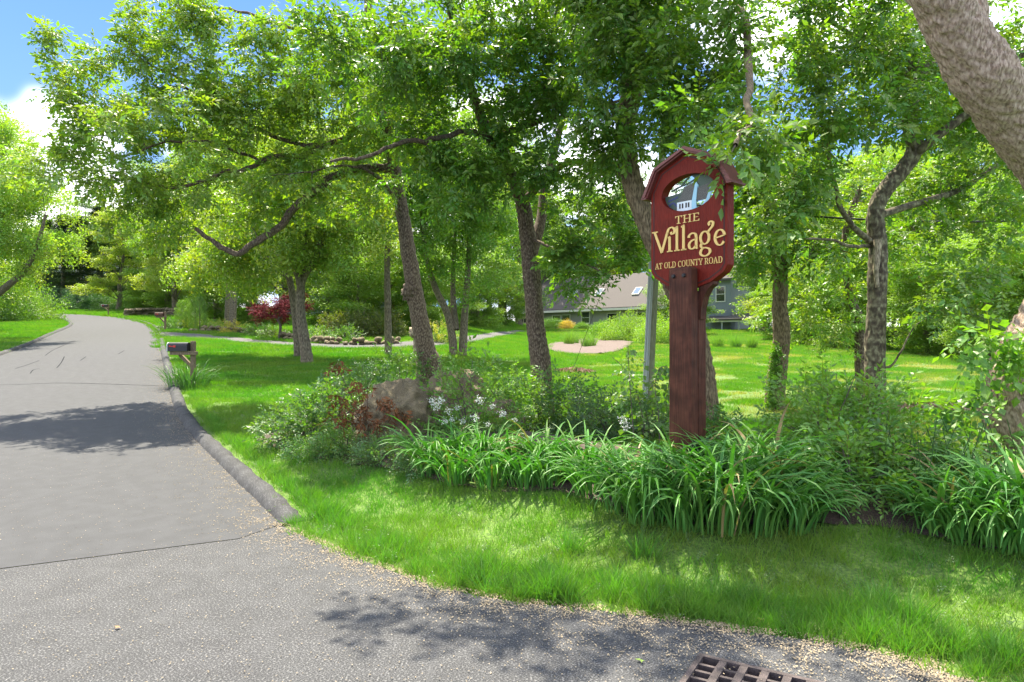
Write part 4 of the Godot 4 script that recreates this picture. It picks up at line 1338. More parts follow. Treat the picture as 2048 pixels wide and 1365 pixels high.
	grow(t, [{"p": trunk_pts, "r0": 0.135, "r1": 0.12, "sides": 44, "per": 12, "bump": 0.03, "freq": Vector2(14, 1.8), "flare": 0.1, "lump": 0.14},
		L([[1250, 260, 9.6], [1232, 232, 9.5], [1222, 200, 9.4]], 0.06, 0.03, {"bump": 0.01}),
		L([[1240, -150, 9.6], [1400, -120, 8.8], [1480, 0, 8.2], [1500, 130, 7.2], [1495, 230, 6.2], [1482, 285, 5.35]], 0.07, 0.02, {"wiggle": 0.1}),
		L([[1240, -180, 9.6], [1100, -320, 8.8], [950, -420, 8.0], [800, -460, 7.4]], 0.1, 0.03, {"wiggle": 0.1}),
		L([[1232, -300, 9.6], [1350, -450, 8.6], [1500, -560, 7.6], [1700, -600, 6.8]], 0.1, 0.03, {"wiggle": 0.1})],
		[B(1400, 90, 8.2, 110, 110, 0.9), B(1440, 250, 7.2, 80, 70, 0.6, 1.3), B(1462, 318, 5.25, 26, 24, 0.12, 8.0), B(1500, 290, 5.8, 60, 60, 0.3, 3.0), B(1260, -60, 9.2, 200, 110, 1.4), B(900, -470, 6.5, 330, 110, 0.7, 0.3), B(1450, -480, 8, 330, 170, 1.4, 0.06), B(1180, -360, 8.0, 260, 150, 1.2, 0.16), B(1330, 240, 9, 90, 90, 0.8), B(1240, 90, 9.0, 120, 90, 0.8, 1.2), B(1180, 280, 9.2, 90, 70, 0.7)],
		{"bark": M.bark_furrow, "mesh": S.cherry, "tint": cherry, "twigs": 470, "sprigs": 8, "bare": 0.85, "gap": -0.05})
	# the pale leaning trunk at the right edge
	rng.seed = 212
	at = base_at(2052, 6.4)
	t = thing("pale_leaning_tree", "big pale barked tree with ivied foot curving back overhead", "tree", at)
	trunk_pts = [at + Vector3(0.02, -0.2, 0)]
	for q in [[2042, 900, 6.4], [2036, 820, 6.4], [2050, 730, 6.4], [2105, 640, 6.35], [2150, 540, 6.2], [2150, 440, 6.0], [2100, 340, 5.8], [2030, 240, 5.65], [1965, 140, 5.5], [1910, 45, 5.4], [1865, -50, 5.3], [1800, -220, 5.2], [1740, -420, 5.2]]: trunk_pts.append(P(q[0], q[1], q[2]))
	grow(t, [{"p": trunk_pts, "r0": 0.27, "r1": 0.17, "sides": 64, "per": 16, "bump": 0.028, "freq": Vector2(13, 4.5), "flare": 0.25, "lump": 0.2},
		L([[1945, 90, 5.5], [1955, 20, 5.55], [1950, -80, 5.6]], 0.09, 0.06, {"bump": 0.02, "sides": 24, "per": 10, "freq": Vector2(13, 4.5)}),
		L([[1780, -260, 5.2], [1650, -520, 5.4], [1500, -800, 5.8]], 0.12, 0.04, {"wiggle": 0.1}),
		L([[1740, -420, 5.2], [1900, -800, 5.0], [2100, -1000, 5.2]], 0.1, 0.04, {"wiggle": 0.1})],
		[B(1560, -760, 5.8, 380, 200, 1.2), B(2050, -950, 5.3, 330, 160, 1.2), B(2350, -500, 5.6, 200, 200, 1.0)], {"bark": M.bark_pale, "mesh": S.broad, "tint": Color(0.06, 0.15, 0.02), "twigs": 120, "sprigs": 8, "bare": 0.9, "gap": 0.0})
	where = []
	tints = PackedColorArray()
	for k in 48:
		var a := rng.randf_range(PI * 0.15, PI * 1.1)
		var y := pow(rng.randf(), 1.5) * 0.75
		var q := Vector3(-sin(a) * 0.34 - 0.02, y - 0.05, cos(a) * 0.34)
		where.append(Transform3D(aim((q * Vector3(1, 0, 1)).normalized() + Vector3(0, -0.4, 0) + rand_dir() * 0.5, rng.randf_range(-0.5, 0.5)).scaled(Vector3.ONE * rng.randf_range(0.6, 1.0)), q))
		tints.append(green(Color(0.07, 0.19, 0.022), 0.2, 0.1))
	for k in 70:
		var q := P(rng.randf_range(1935, 2060), rng.randf_range(660, 730), rng.randf_range(5.9, 6.2)) - at
		where.append(Transform3D(aim(rand_dir() + Vector3(0, -0.3, 0), rng.randf_range(-0.5, 0.5)).scaled(Vector3.ONE * rng.randf_range(0.7, 1.05)), q))
		tints.append(green(Color(0.07, 0.19, 0.022), 0.2, 0.1))
	for k in 26:
		var f := rng.randf()
		var q := P(1990 - 110 * f + rng.randf_range(-12, 12), 785 + 55 * f * f + rng.randf_range(-14, 14), 6.0) - at
		where.append(Transform3D(aim(rand_dir() + Vector3(-0.4, -0.3, 0), rng.randf_range(-0.5, 0.5)).scaled(Vector3.ONE * rng.randf_range(0.7, 1.05)), q))
		tints.append(green(Color(0.05, 0.14, 0.02), 0.2, 0.1))
	scatter("vine", S.vine[0], M.leaf, where, tints, t)
	# bright tree leaning in at the left edge
	rng.seed = 213
	at = base_at(-70, 30.0)
	t = thing("left_lawn_tree", "light green spreading tree on the lawn inside the bend", "tree", at)
	grow(t, [L([[-70, 690, 30], [-40, 620, 30], [10, 575, 29.5], [45, 545, 29], [70, 500, 28.5], [90, 430, 28]], 0.2, 0.05, {"sides": 14, "bump": 0.012}), L([[-40, 620, 30], [-20, 500, 30], [10, 400, 30], [30, 300, 30]], 0.16, 0.05, {"sides": 12})],
		[B(60, 490, 29, 90, 60, 2.5), B(40, 400, 29, 90, 80, 2.5), B(-20, 310, 30, 90, 80, 2.5), B(30, 290, 30, 60, 50, 1.5), B(-40, 480, 30, 90, 120, 3)], {"bark": M.bark_grey, "mesh": S.mid, "tint": Color(0.12, 0.24, 0.03), "twigs": 260, "sprigs": 4, "bare": 0.5, "loose": 0.5, "leaf": M.far_leaf})
	# the dead snag
	at = base_at(846, 15.2)
	t = thing("dead_snag", "grey barkless dead snag with a knobbly top beside the leaning tree", "snag", at)
	var sn := Shape.new()
	var pts: Array[Vector3] = []
	for p in [at + Vector3(0, -0.2, 0), P(846, 740, 15.2), P(840, 700, 15.2), P(838, 678, 15.2), P(832, 662, 15.1)]: pts.append(p - at)
	tube(sn, spline(pts, 8), 0.13, 0.09, 24, 0.035, Vector2(16, 4), 0.2, 0.3)
	put("trunk", sn.mesh(), M.dead_wood, t)
	var kb := put("knob", boulder_mesh(5, 10, 0.7, Vector3(0.16, 0.13, 0.15), 2.0), M.dead_wood, t)
	kb.position = P(834, 664, 15.1) - at

# ---------------------------------------------------------------- the sign
func ribbon(s: Shape, pts: Array, wide: float, thin: float, z0: float, z1: float, xf: Transform3D, smooth_it := true) -> void:
	var p3 := []
	for p in pts: p3.append(Vector3(p.x, p.y, 0))
	var line: Array[Vector3] = []
	if smooth_it and pts.size() > 2: line = spline(p3, 6)
	else:
		for p in p3: line.append(p)
	var rows := []
	for i in line.size():
		var dir := (line[mini(i + 1, line.size() - 1)] - line[maxi(i - 1, 0)]).normalized()
		var w := lerpf(thin, wide, pow(absf(dir.y), 1.6)) * 0.5
		rows.append([line[i] + Vector3(-dir.y, dir.x, 0) * w, line[i] - Vector3(-dir.y, dir.x, 0) * w])
	for i in rows.size() - 1:
		var a: Vector3 = rows[i][0]
		var b: Vector3 = rows[i + 1][0]
		var c: Vector3 = rows[i + 1][1]
		var d: Vector3 = rows[i][1]
		var f := Vector3(0, 0, z1)
		var g := Vector3(0, 0, z0)
		s.quad(xf * (a + f), xf * (b + f), xf * (c + f), xf * (d + f))
		s.quad(xf * (a + g), xf * (b + g), xf * (b + f), xf * (a + f))
		s.quad(xf * (d + f), xf * (c + f), xf * (c + g), xf * (d + g))
	for e in [0, rows.size() - 1]:
		s.quad(xf * (rows[e][0] + Vector3(0, 0, z0)), xf * (rows[e][0] + Vector3(0, 0, z1)), xf * (rows[e][1] + Vector3(0, 0, z1)), xf * (rows[e][1] + Vector3(0, 0, z0)))

func oval(cx: float, cy: float, rx: float, ry: float, from := 0.0, to := 360.0, n := 12) -> Array:
	var out := []
	for k in n + 1:
		var a := deg_to_rad(lerpf(from, to, float(k) / n))
		out.append(Vector2(cx + rx * cos(a), cy + ry * sin(a)))
	return out

func make_sign() -> void:
	var at := base_at(1382, 5.62)
	at.y = P(1387, 948, 5.62).y
	var t := thing("village_sign", "dark red wooden village sign with gold lettering on a stained post", "sign", at, deg_to_rad(-50.0))
	# the board stands in the plane z = 0; its outline without the oval
	var outline := PackedVector2Array([Vector2(-0.372, 1.69), Vector2(-0.335, 1.635), Vector2(-0.22, 1.565), Vector2(-0.1, 1.53), Vector2(0.1, 1.53), Vector2(0.22, 1.565), Vector2(0.335, 1.635), Vector2(0.372, 1.69), Vector2(0.372, 2.37), Vector2(0.278, 2.53), Vector2(0.0, 2.645), Vector2(-0.278, 2.53), Vector2(-0.372, 2.37)])
	var hole := PackedVector2Array()
	for p in oval(0.0, 2.315, 0.262, 0.15, 0, 360, 40): hole.append(p)
	hole.remove_at(hole.size() - 1)
	for k in 4:
		var x0 := -0.372 + k * 0.186
		var s := Shape.new()
		var rect := PackedVector2Array([Vector2(x0 + 0.0006, 1.4), Vector2(x0 + 0.1854, 1.4), Vector2(x0 + 0.1854, 2.8), Vector2(x0 + 0.0006, 2.8)])
		for a in Geometry2D.intersect_polygons(outline, rect):
			for b in Geometry2D.clip_polygons(a, hole):
				prism(s, b, -0.045, 0.045)
		put("plank", s.mesh(), M.red_paint, t)
	# painted line round the edge, broken by the lettering
	var inner := Geometry2D.offset_polygon(outline, -0.03)[0]
	var ln := Shape.new()
	for k in inner.size():
		var a := inner[k]
		var b := inner[(k + 1) % inner.size()]
		ribbon(ln, [a, b], 0.009, 0.009, 0.04, 0.0465, Transform3D(), false)
	put("border_line", ln.mesh(), M.dark_line, t)
	# lettering
	var f := SystemFont.new()
	f.font_names = PackedStringArray(["Droid Serif"])
	for q in [["THE", 2.066, 0.064, 0.235, 0.0], ["AT OLD COUNTY ROAD", 1.705, 0.052, 0.655, 0.0]]:
		var tm := TextMesh.new()
		tm.text = q[0]
		tm.font = f
		tm.font_size = 64
		tm.pixel_size = 0.001
		tm.depth = 0.006
		tm.curve_step = 1.0
		tm.horizontal_alignment = HORIZONTAL_ALIGNMENT_CENTER
		tm.vertical_alignment = VERTICAL_ALIGNMENT_BOTTOM
		var box := tm.get_aabb()
		var o := put("lettering", tm, M.gold, t)
		o.scale = Vector3(q[3] / box.size.x, q[2] / (box.size.y * 0.98), 1.0)
		o.position = Vector3(-(box.position.x + box.size.x / 2) * o.scale.x + q[4], q[1] - box.position.y * o.scale.y, 0.0475)
		o.set_meta("label", "gold serif words " + q[0])
	var words := [
		[[Vector2(-0.338, 0.182), Vector2(-0.262, 0.0)], [Vector2(-0.262, 0.004), Vector2(-0.205, 0.165)], [Vector2(-0.365, 0.182), Vector2(-0.305, 0.182)]],
		[[Vector2(-0.208, 0.155), Vector2(-0.19, 0.192), Vector2(-0.158, 0.202), Vector2(-0.132, 0.18), Vector2(-0.138, 0.152), Vector2(-0.16, 0.148), Vector2(-0.168, 0.165)]],
		[[Vector2(-0.182, 0.122), Vector2(-0.182, 0.0)], [Vector2(-0.208, 0.004), Vector2(-0.152, 0.004)], [Vector2(-0.2, 0.12), Vector2(-0.176, 0.126)]],
		[[Vector2(-0.108, 0.2), Vector2(-0.108, 0.0)], [Vector2(-0.134, 0.004), Vector2(-0.08, 0.004)], [Vector2(-0.13, 0.19), Vector2(-0.1, 0.202)]],
		[[Vector2(-0.042, 0.203), Vector2(-0.042, 0.0)], [Vector2(-0.068, 0.004), Vector2(-0.014, 0.004)], [Vector2(-0.064, 0.193), Vector2(-0.034, 0.205)]],
		[[Vector2(0.082, 0.09), Vector2(0.082, 0.012), Vector2(0.096, 0.002)], [Vector2(0.082, 0.085), Vector2(0.074, 0.118), Vector2(0.042, 0.128), Vector2(0.014, 0.112), Vector2(0.01, 0.095)], [Vector2(0.08, 0.078), Vector2(0.04, 0.068), Vector2(0.014, 0.042), Vector2(0.02, 0.01), Vector2(0.05, 0.002), Vector2(0.08, 0.026)]],
		[oval(0.162, 0.078, 0.04, 0.05), [Vector2(0.138, 0.04), Vector2(0.126, 0.018), Vector2(0.14, 0.0), Vector2(0.175, -0.004), Vector2(0.205, -0.018), Vector2(0.208, -0.045), Vector2(0.18, -0.066), Vector2(0.145, -0.066), Vector2(0.122, -0.046), Vector2(0.128, -0.02), Vector2(0.145, -0.004)], [Vector2(0.188, 0.118), Vector2(0.21, 0.14), Vector2(0.232, 0.162), Vector2(0.238, 0.19), Vector2(0.216, 0.202), Vector2(0.2, 0.188), Vector2(0.206, 0.172)]],
		[[Vector2(0.258, 0.062), Vector2(0.34, 0.078)], oval(0.3, 0.064, 0.043, 0.06, 12, 325)],
	]
	for k in words.size():
		var s := Shape.new()
		for st in words[k]: ribbon(s, st, 0.024, 0.0105, 0.0452, 0.0535, Transform3D(Basis(), Vector3(0.008, 1.842, 0.0)))
		put("letter", s.mesh(), M.gold, t)
	# the picture of a house standing in the oval
	var pic := Node3D.new()
	pic.name = "oval_picture"
	t.add_child(pic)
	pic.position = Vector3(0, 2.315, -0.012)
	var ring := Shape.new()
	var el := oval(0, 0, 0.262, 0.15, 0, 360, 40)
	var parts := [
		["painted_tree", M.painted_tree, 0.0, [Vector2(-0.02, 0.16), Vector2(0.03, 0.12), Vector2(0.045, 0.05), Vector2(0.1, 0.03), Vector2(0.26, -0.02), Vector2(0.3, 0.05), Vector2(0.2, 0.2)]],
		["painted_hill", M.painted_tree, 0.001, [Vector2(-0.3, 0.0), Vector2(-0.22, 0.01), Vector2(-0.09, 0.02), Vector2(-0.1, -0.2), Vector2(-0.3, -0.2)]],
		["roof", M.painted_roof, 0.006, [Vector2(-0.13, -0.06), Vector2(-0.06, 0.062), Vector2(0.045, 0.088), Vector2(0.035, 0.0), Vector2(0.0, -0.06)]],
		["roof", M.painted_roof, 0.004, [Vector2(0.05, -0.075), Vector2(0.065, 0.035), Vector2(0.2, 0.058), Vector2(0.16, -0.07)]],
		["gable", M.pale_blue, 0.009, [Vector2(0.005, -0.16), Vector2(0.012, -0.06), Vector2(0.048, 0.092), Vector2(0.075, 0.05), Vector2(0.066, 0.04), Vector2(0.052, -0.075), Vector2(0.058, -0.16)]],
		["gable", M.pale_blue, 0.008, [Vector2(0.15, -0.07), Vector2(0.2, 0.06), Vector2(0.222, 0.035), Vector2(0.17, -0.1), Vector2(0.12, -0.13), Vector2(0.07, -0.15)]],
		["front_wall", M.painted_white, 0.01, [Vector2(-0.135, -0.16), Vector2(-0.135, -0.06), Vector2(0.01, -0.06), Vector2(0.01, -0.16)]],
	]
	var elp := PackedVector2Array(el)
	elp.remove_at(elp.size() - 1)
	for q in parts:
		var s := Shape.new()
		for piece in Geometry2D.intersect_polygons(PackedVector2Array(q[3]), elp): prism(s, piece, q[2] - 0.004, q[2] + 0.004)
		if s.v.size(): put(q[0], s.mesh(), q[1], pic)
	for q in [[Vector2(-0.2, 0.045), Vector2(-0.12, 0.07), Vector2(-0.03, 0.085), Vector2(0.06, 0.12)], [Vector2(-0.1, 0.075), Vector2(-0.06, 0.11), Vector2(-0.02, 0.135)]]:
		var s := Shape.new()
		ribbon(s, q, 0.016, 0.012, -0.004, 0.004, Transform3D())
		put("painted_branch", s.mesh(), M.painted_tree, pic)
	for x in [-0.112, -0.085, -0.05, -0.025]:
		var s := Shape.new()
		bar(s, Vector3(x, -0.115, 0.0135), Vector3(x + 0.014, -0.075, 0.0155))
		put("painted_window", s.mesh(), M.dark_line, pic)
	for q in [[Vector2(-0.23, -0.035), Vector2(-0.16, -0.02), Vector2(-0.13, -0.01)], [Vector2(-0.22, -0.075), Vector2(-0.18, -0.055), Vector2(-0.14, -0.09)]]:
		var s := Shape.new()
		ribbon(s, q, 0.018, 0.014, 0.004, 0.0075, Transform3D())
		put("painted_path", s.mesh(), M.painted_blue, pic)
	# the roof: two slopes on each side, with a moulding under the front edge
	var outer := [Vector2(-0.425, 2.325), Vector2(-0.305, 2.55), Vector2(0.0, 2.678), Vector2(0.305, 2.55), Vector2(0.425, 2.325)]
	var under := [Vector2(-0.385, 2.325), Vector2(-0.283, 2.526), Vector2(0.0, 2.646), Vector2(0.283, 2.526), Vector2(0.385, 2.325)]
	for k in 4:
		var s := Shape.new()
		prism(s, PackedVector2Array([outer[k], outer[k + 1], under[k + 1], under[k]]), -0.1, 0.085)
		var rp := put("roof_board", s.mesh(), M.roof_paint, t)
		var m := Shape.new()
		prism(m, PackedVector2Array([outer[k].lerp(under[k], -0.25), outer[k + 1].lerp(under[k + 1], -0.25), outer[k + 1].lerp(under[k + 1], 0.55), outer[k].lerp(under[k], 0.55)]), 0.085, 0.1)
		put("moulding", m.mesh(), M.roof_paint, rp)
	for q in [[-1.0], [1.0]]:
		var sg: float = q[0]
		var lip := Shape.new()
		bar(lip, Vector3(0.39 if sg > 0 else -0.44, 2.312, -0.105), Vector3(0.44 if sg > 0 else -0.39, 2.328, 0.096))
		put("eave_lip", lip.mesh(), M.roof_paint, t)
	# the post: a front timber bolted over a rear one, with curved brackets under the board
	var fp := Shape.new()
	bar(fp, Vector3(-0.108, -0.35, 0.046), Vector3(0.108, 1.69, 0.16), 0.016)
	var front := put("front_post", fp.mesh(), M.stained, t)
	for x in [-0.05, 0.05]:
		var bt := CylinderMesh.new()
		bt.top_radius = 0.013
		bt.bottom_radius = 0.018
		bt.height = 0.014
		bt.radial_segments = 16
		var o := put("bolt", bt, M.iron, front)
		o.rotation.x = PI / 2
		o.position = Vector3(x, 1.62, 0.171)
	var rpost := Shape.new()
	bar(rpost, Vector3(-0.1, -0.35, -0.075), Vector3(0.1, 1.5, 0.044), 0.012)
	put("rear_post", rpost.mesh(), M.stained, t)
	for sg in [-1.0, 1.0]:
		var poly := PackedVector2Array([Vector2(0.1, 1.27), Vector2(0.118, 1.27), Vector2(0.125, 1.36), Vector2(0.15, 1.45), Vector2(0.19, 1.515), Vector2(0.235, 1.545), Vector2(0.235, 1.57), Vector2(0.1, 1.527)])
		for k in poly.size(): poly[k].x *= sg
		var s := Shape.new()
		prism(s, poly, -0.04, 0.035)
		put("bracket", s.mesh(), M.stained, t)
	var ft := Shape.new()
	bar(ft, Vector3(0.117, -0.2, -0.06), Vector3(0.135, 0.3, 0.13))
	bar(ft, Vector3(0.1, -0.2, 0.13), Vector3(0.135, 0.27, 0.172))
	put("steel_foot", ft.mesh(), M.iron, t)

# ---------------------------------------------------------------- mailboxes, grate, pole, wires
func make_mailbox(label: String, at: Vector3, turn: float, body: Material, wood: Material) -> void:
	var t := thing("mailbox", label, "mailbox", at, turn, "mailboxes along the road")
	t.scale = Vector3.ONE * 0.92
	var s := Shape.new()
	bar(s, Vector3(-0.05, -0.3, -0.05), Vector3(0.05, 1.12, 0.05), 0.008)
	put("post", s.mesh(), wood, t)
	s = Shape.new()
	bar(s, Vector3(-0.52, 0.78, -0.045), Vector3(0.15, 0.87, 0.045), 0.005, Transform3D(Basis(), Vector3(0, 0, 0.096)))
	put("arm", s.mesh(), wood, t)
	s = Shape.new()
	bar(s, Vector3(-0.04, 0.0, -0.035), Vector3(0.04, 0.42, 0.035), 0.004, Transform3D(Basis(Vector3(0, 0, 1), 0.8), Vector3(-0.04, 0.5, 0.0)))
	put("brace", s.mesh(), wood, t)
	# the box: straight sides and a round top
	var poly := PackedVector2Array([Vector2(-0.085, 0.0), Vector2(0.085, 0.0)])
	for k in 13: poly.append(Vector2(cos(PI * k / 12.0) * 0.085, 0.13 + sin(PI * k / 12.0) * 0.085))
	var xf := Transform3D(Basis(Vector3(0, 0, -1), Vector3.UP, Vector3(1, 0, 0)), Vector3(0, 0.872, 0.096))
	s = Shape.new()
	prism(s, poly, -0.55, -0.055, xf)
	var box := put("box", s.mesh(), body, t)
	s = Shape.new()
	var big := PackedVector2Array()
	for p in poly: big.append(Vector2(p.x * 1.06, p.y * 1.03 - 0.003))
	prism(s, big, -0.575, -0.551, xf)
	put("door", s.mesh(), M.pale_metal if body == M.black_metal else body, box)
	s = Shape.new()
	bar(s, Vector3(-0.5, 0.98, 0.185), Vector3(-0.35, 1.0, 0.19))
	bar(s, Vector3(-0.4, 0.965, 0.1855), Vector3(-0.345, 1.015, 0.1905))
	bar(s, Vector3(-0.51, 0.985, 0.1845), Vector3(-0.47, 1.01, 0.1895))
	put("flag", s.mesh(), M.flag_red, box)

func wire(called: String, label: String, a: Vector3, b: Vector3, sag: float, r: float) -> void:
	var pts: Array[Vector3] = []
	for k in 17:
		var f := k / 16.0
		pts.append(a.lerp(b, f) - Vector3(0, sag * 4.0 * f * (1.0 - f), 0))
	var s := Shape.new()
	tube(s, pts, r, r, 6)
	tag(put(called, s.mesh(), M.wire), label, "wire")

func make_street_things() -> void:
	var at := on_ground(386, 774)
	make_mailbox("black mailbox with red flag on a wooden post in the near lawn", at, -0.08, M.black_metal, M.wood_post)
	make_mailbox("brown mailbox on a short post past the driveway mouth", on_ground(330, 662), -0.1, M.brown_metal, M.wood_post)
	make_mailbox("far black mailbox on the shaded verge at the road bend", on_ground(216, 632), 0.1, M.black_metal, M.wood_post)
	# storm drain grate
	var g := grate_poly
	var along := (g[1] - g[0]) / 0.6
	var t := thing("drain_grate", "rusty iron storm drain grate among pale fallen petals", "grate", Vector3(g[0].x, gh(g[0].x, g[0].y) + 0.004, g[0].y), atan2(-along.y, along.x))
	var s := Shape.new()
	bar(s, Vector3(0.0, -0.05, 0.0), Vector3(0.6, 0.0, 0.025)); bar(s, Vector3(0.0, -0.05, 0.575), Vector3(0.6, 0.0, 0.6))
	bar(s, Vector3(0.0, -0.05, 0.025), Vector3(0.025, 0.0, 0.575)); bar(s, Vector3(0.575, -0.05, 0.025), Vector3(0.6, 0.0, 0.575))
	put("frame", s.mesh(), M.rust, t)
	for k in 6:
		s = Shape.new()
		var x := 0.025 + 0.0917 * (k + 1) - 0.017
		if k < 5: bar(s, Vector3(x, -0.045, 0.025), Vector3(x + 0.034, -0.001, 0.575))
		if s.v.size(): put("long_bar", s.mesh(), M.rust, t)
	for k in 7:
		s = Shape.new()
		var z := 0.025 + 0.0687 * (k + 1) - 0.009
		bar(s, Vector3(0.025, -0.04, z), Vector3(0.575, -0.006, z + 0.018))
		put("cross_bar", s.mesh(), M.rust, t)
	s = Shape.new()
	bar(s, Vector3(0.0, -0.6, 0.0), Vector3(0.6, -0.56, 0.6)); bar(s, Vector3(-0.04, -0.6, -0.04), Vector3(0.0, -0.05, 0.64)); bar(s, Vector3(0.6, -0.6, -0.04), Vector3(0.64, -0.05, 0.64))
	bar(s, Vector3(0.0, -0.6, -0.04), Vector3(0.6, -0.05, 0.0)); bar(s, Vector3(0.0, -0.6, 0.6), Vector3(0.6, -0.05, 0.64))
	put("pit", s.mesh(), M.pit, t)
	# utility pole with conduits
	var foot := base_at(1296, 13.5)
	t = thing("utility_pole", "grey green wooden utility pole with metal conduits behind the sign", "pole", foot)
	s = Shape.new()
	var pts: Array[Vector3] = [Vector3(0, -0.3, 0), P(1307, 620, 13.5) - foot, P(1318, 420, 13.5) - foot, P(1332, 190, 13.5) - foot]
	tube(s, pts, 0.08, 0.065, 20)
	cap(s, pts[3], Vector3.UP, 0.065, 20)
	put("pole", s.mesh(), M.pole_wood, t)
	for q in [[-0.1, 0.024, 0.5], [-0.14, 0.016, 0.5], [-0.06, 0.012, 0.9]]:
		s = Shape.new()
		var off := Vector3(q[0], 0, 0.08)
		var line: Array[Vector3] = [pts[0] + off, pts[1] + off, pts[1].lerp(pts[2], q[2]) + off]
		tube(s, line, q[1], q[1], 10)
		put("conduit", s.mesh(), M.conduit, t)
	s = Shape.new()
	tube(s, [P(1320, 455, 13.35) - foot, P(1328, 452, 13.2) - foot, P(1334, 460, 13.2) - foot] as Array[Vector3], 0.03, 0.03, 8)
	put("bracket", s.mesh(), M.iron, t)
	wire("cable", "black overhead cable crossing the right hand trees", P(1322, 400, 13.5), P(2300, 430, 12.0), 0.25, 0.02)
	wire("guy_wire", "thin guy wire running down to a bare patch in the lawn", P(1328, 250, 13.5), on_ground(1145, 742), 0.0, 0.006)

# ---------------------------------------------------------------- the bed round the sign
func daylily(label: String, at: Vector3, size: float, lean: Vector2, dark: float) -> void:
	var t := thing("daylily_clump", label, "plant", at, 0.0, "daylily clumps in the sign bed")
	var tint := Color(0.037, 0.122, 0.015) * dark
	var s := Shape.new()
	for k in 70:
		var a := rng.randf() * TAU
		var r := 0.27 * sqrt(rng.randf()) * size
		var xf := Transform3D(Basis(Vector3.UP, a + rng.randf_range(-0.5, 0.5)), Vector3(cos(a) * r, -0.02, -sin(a) * r))
		xf = xf.rotated_local(Vector3(0, 0, 1), 0.0)
		strap_into(s, xf, size * rng.randf_range(0.6, 1.15), rng.randf_range(0.022, 0.034), rng.randf_range(1.15, 1.5), rng.randf_range(1.3, 3.3), 8, rng.randf_range(-0.9, 0.9), green(tint, 0.3, 0.16) if rng.randf() > 0.05 else Color(0.3, 0.22, 0.1))
	put("foliage", s.mesh(), M.blade, t, "stuff")
	for k in 12:
		var a := rng.randf() * TAU
		var o := put("leaf", S.straps[k % S.straps.size()], S.strap_mats[k % 3], t)
		o.position = Vector3(cos(a), 0, -sin(a)) * 0.14 * size
		o.rotation = Vector3(0, a + rng.randf_range(-0.4, 0.4), 0)
		o.scale = Vector3.ONE * size * rng.randf_range(0.85, 1.1)

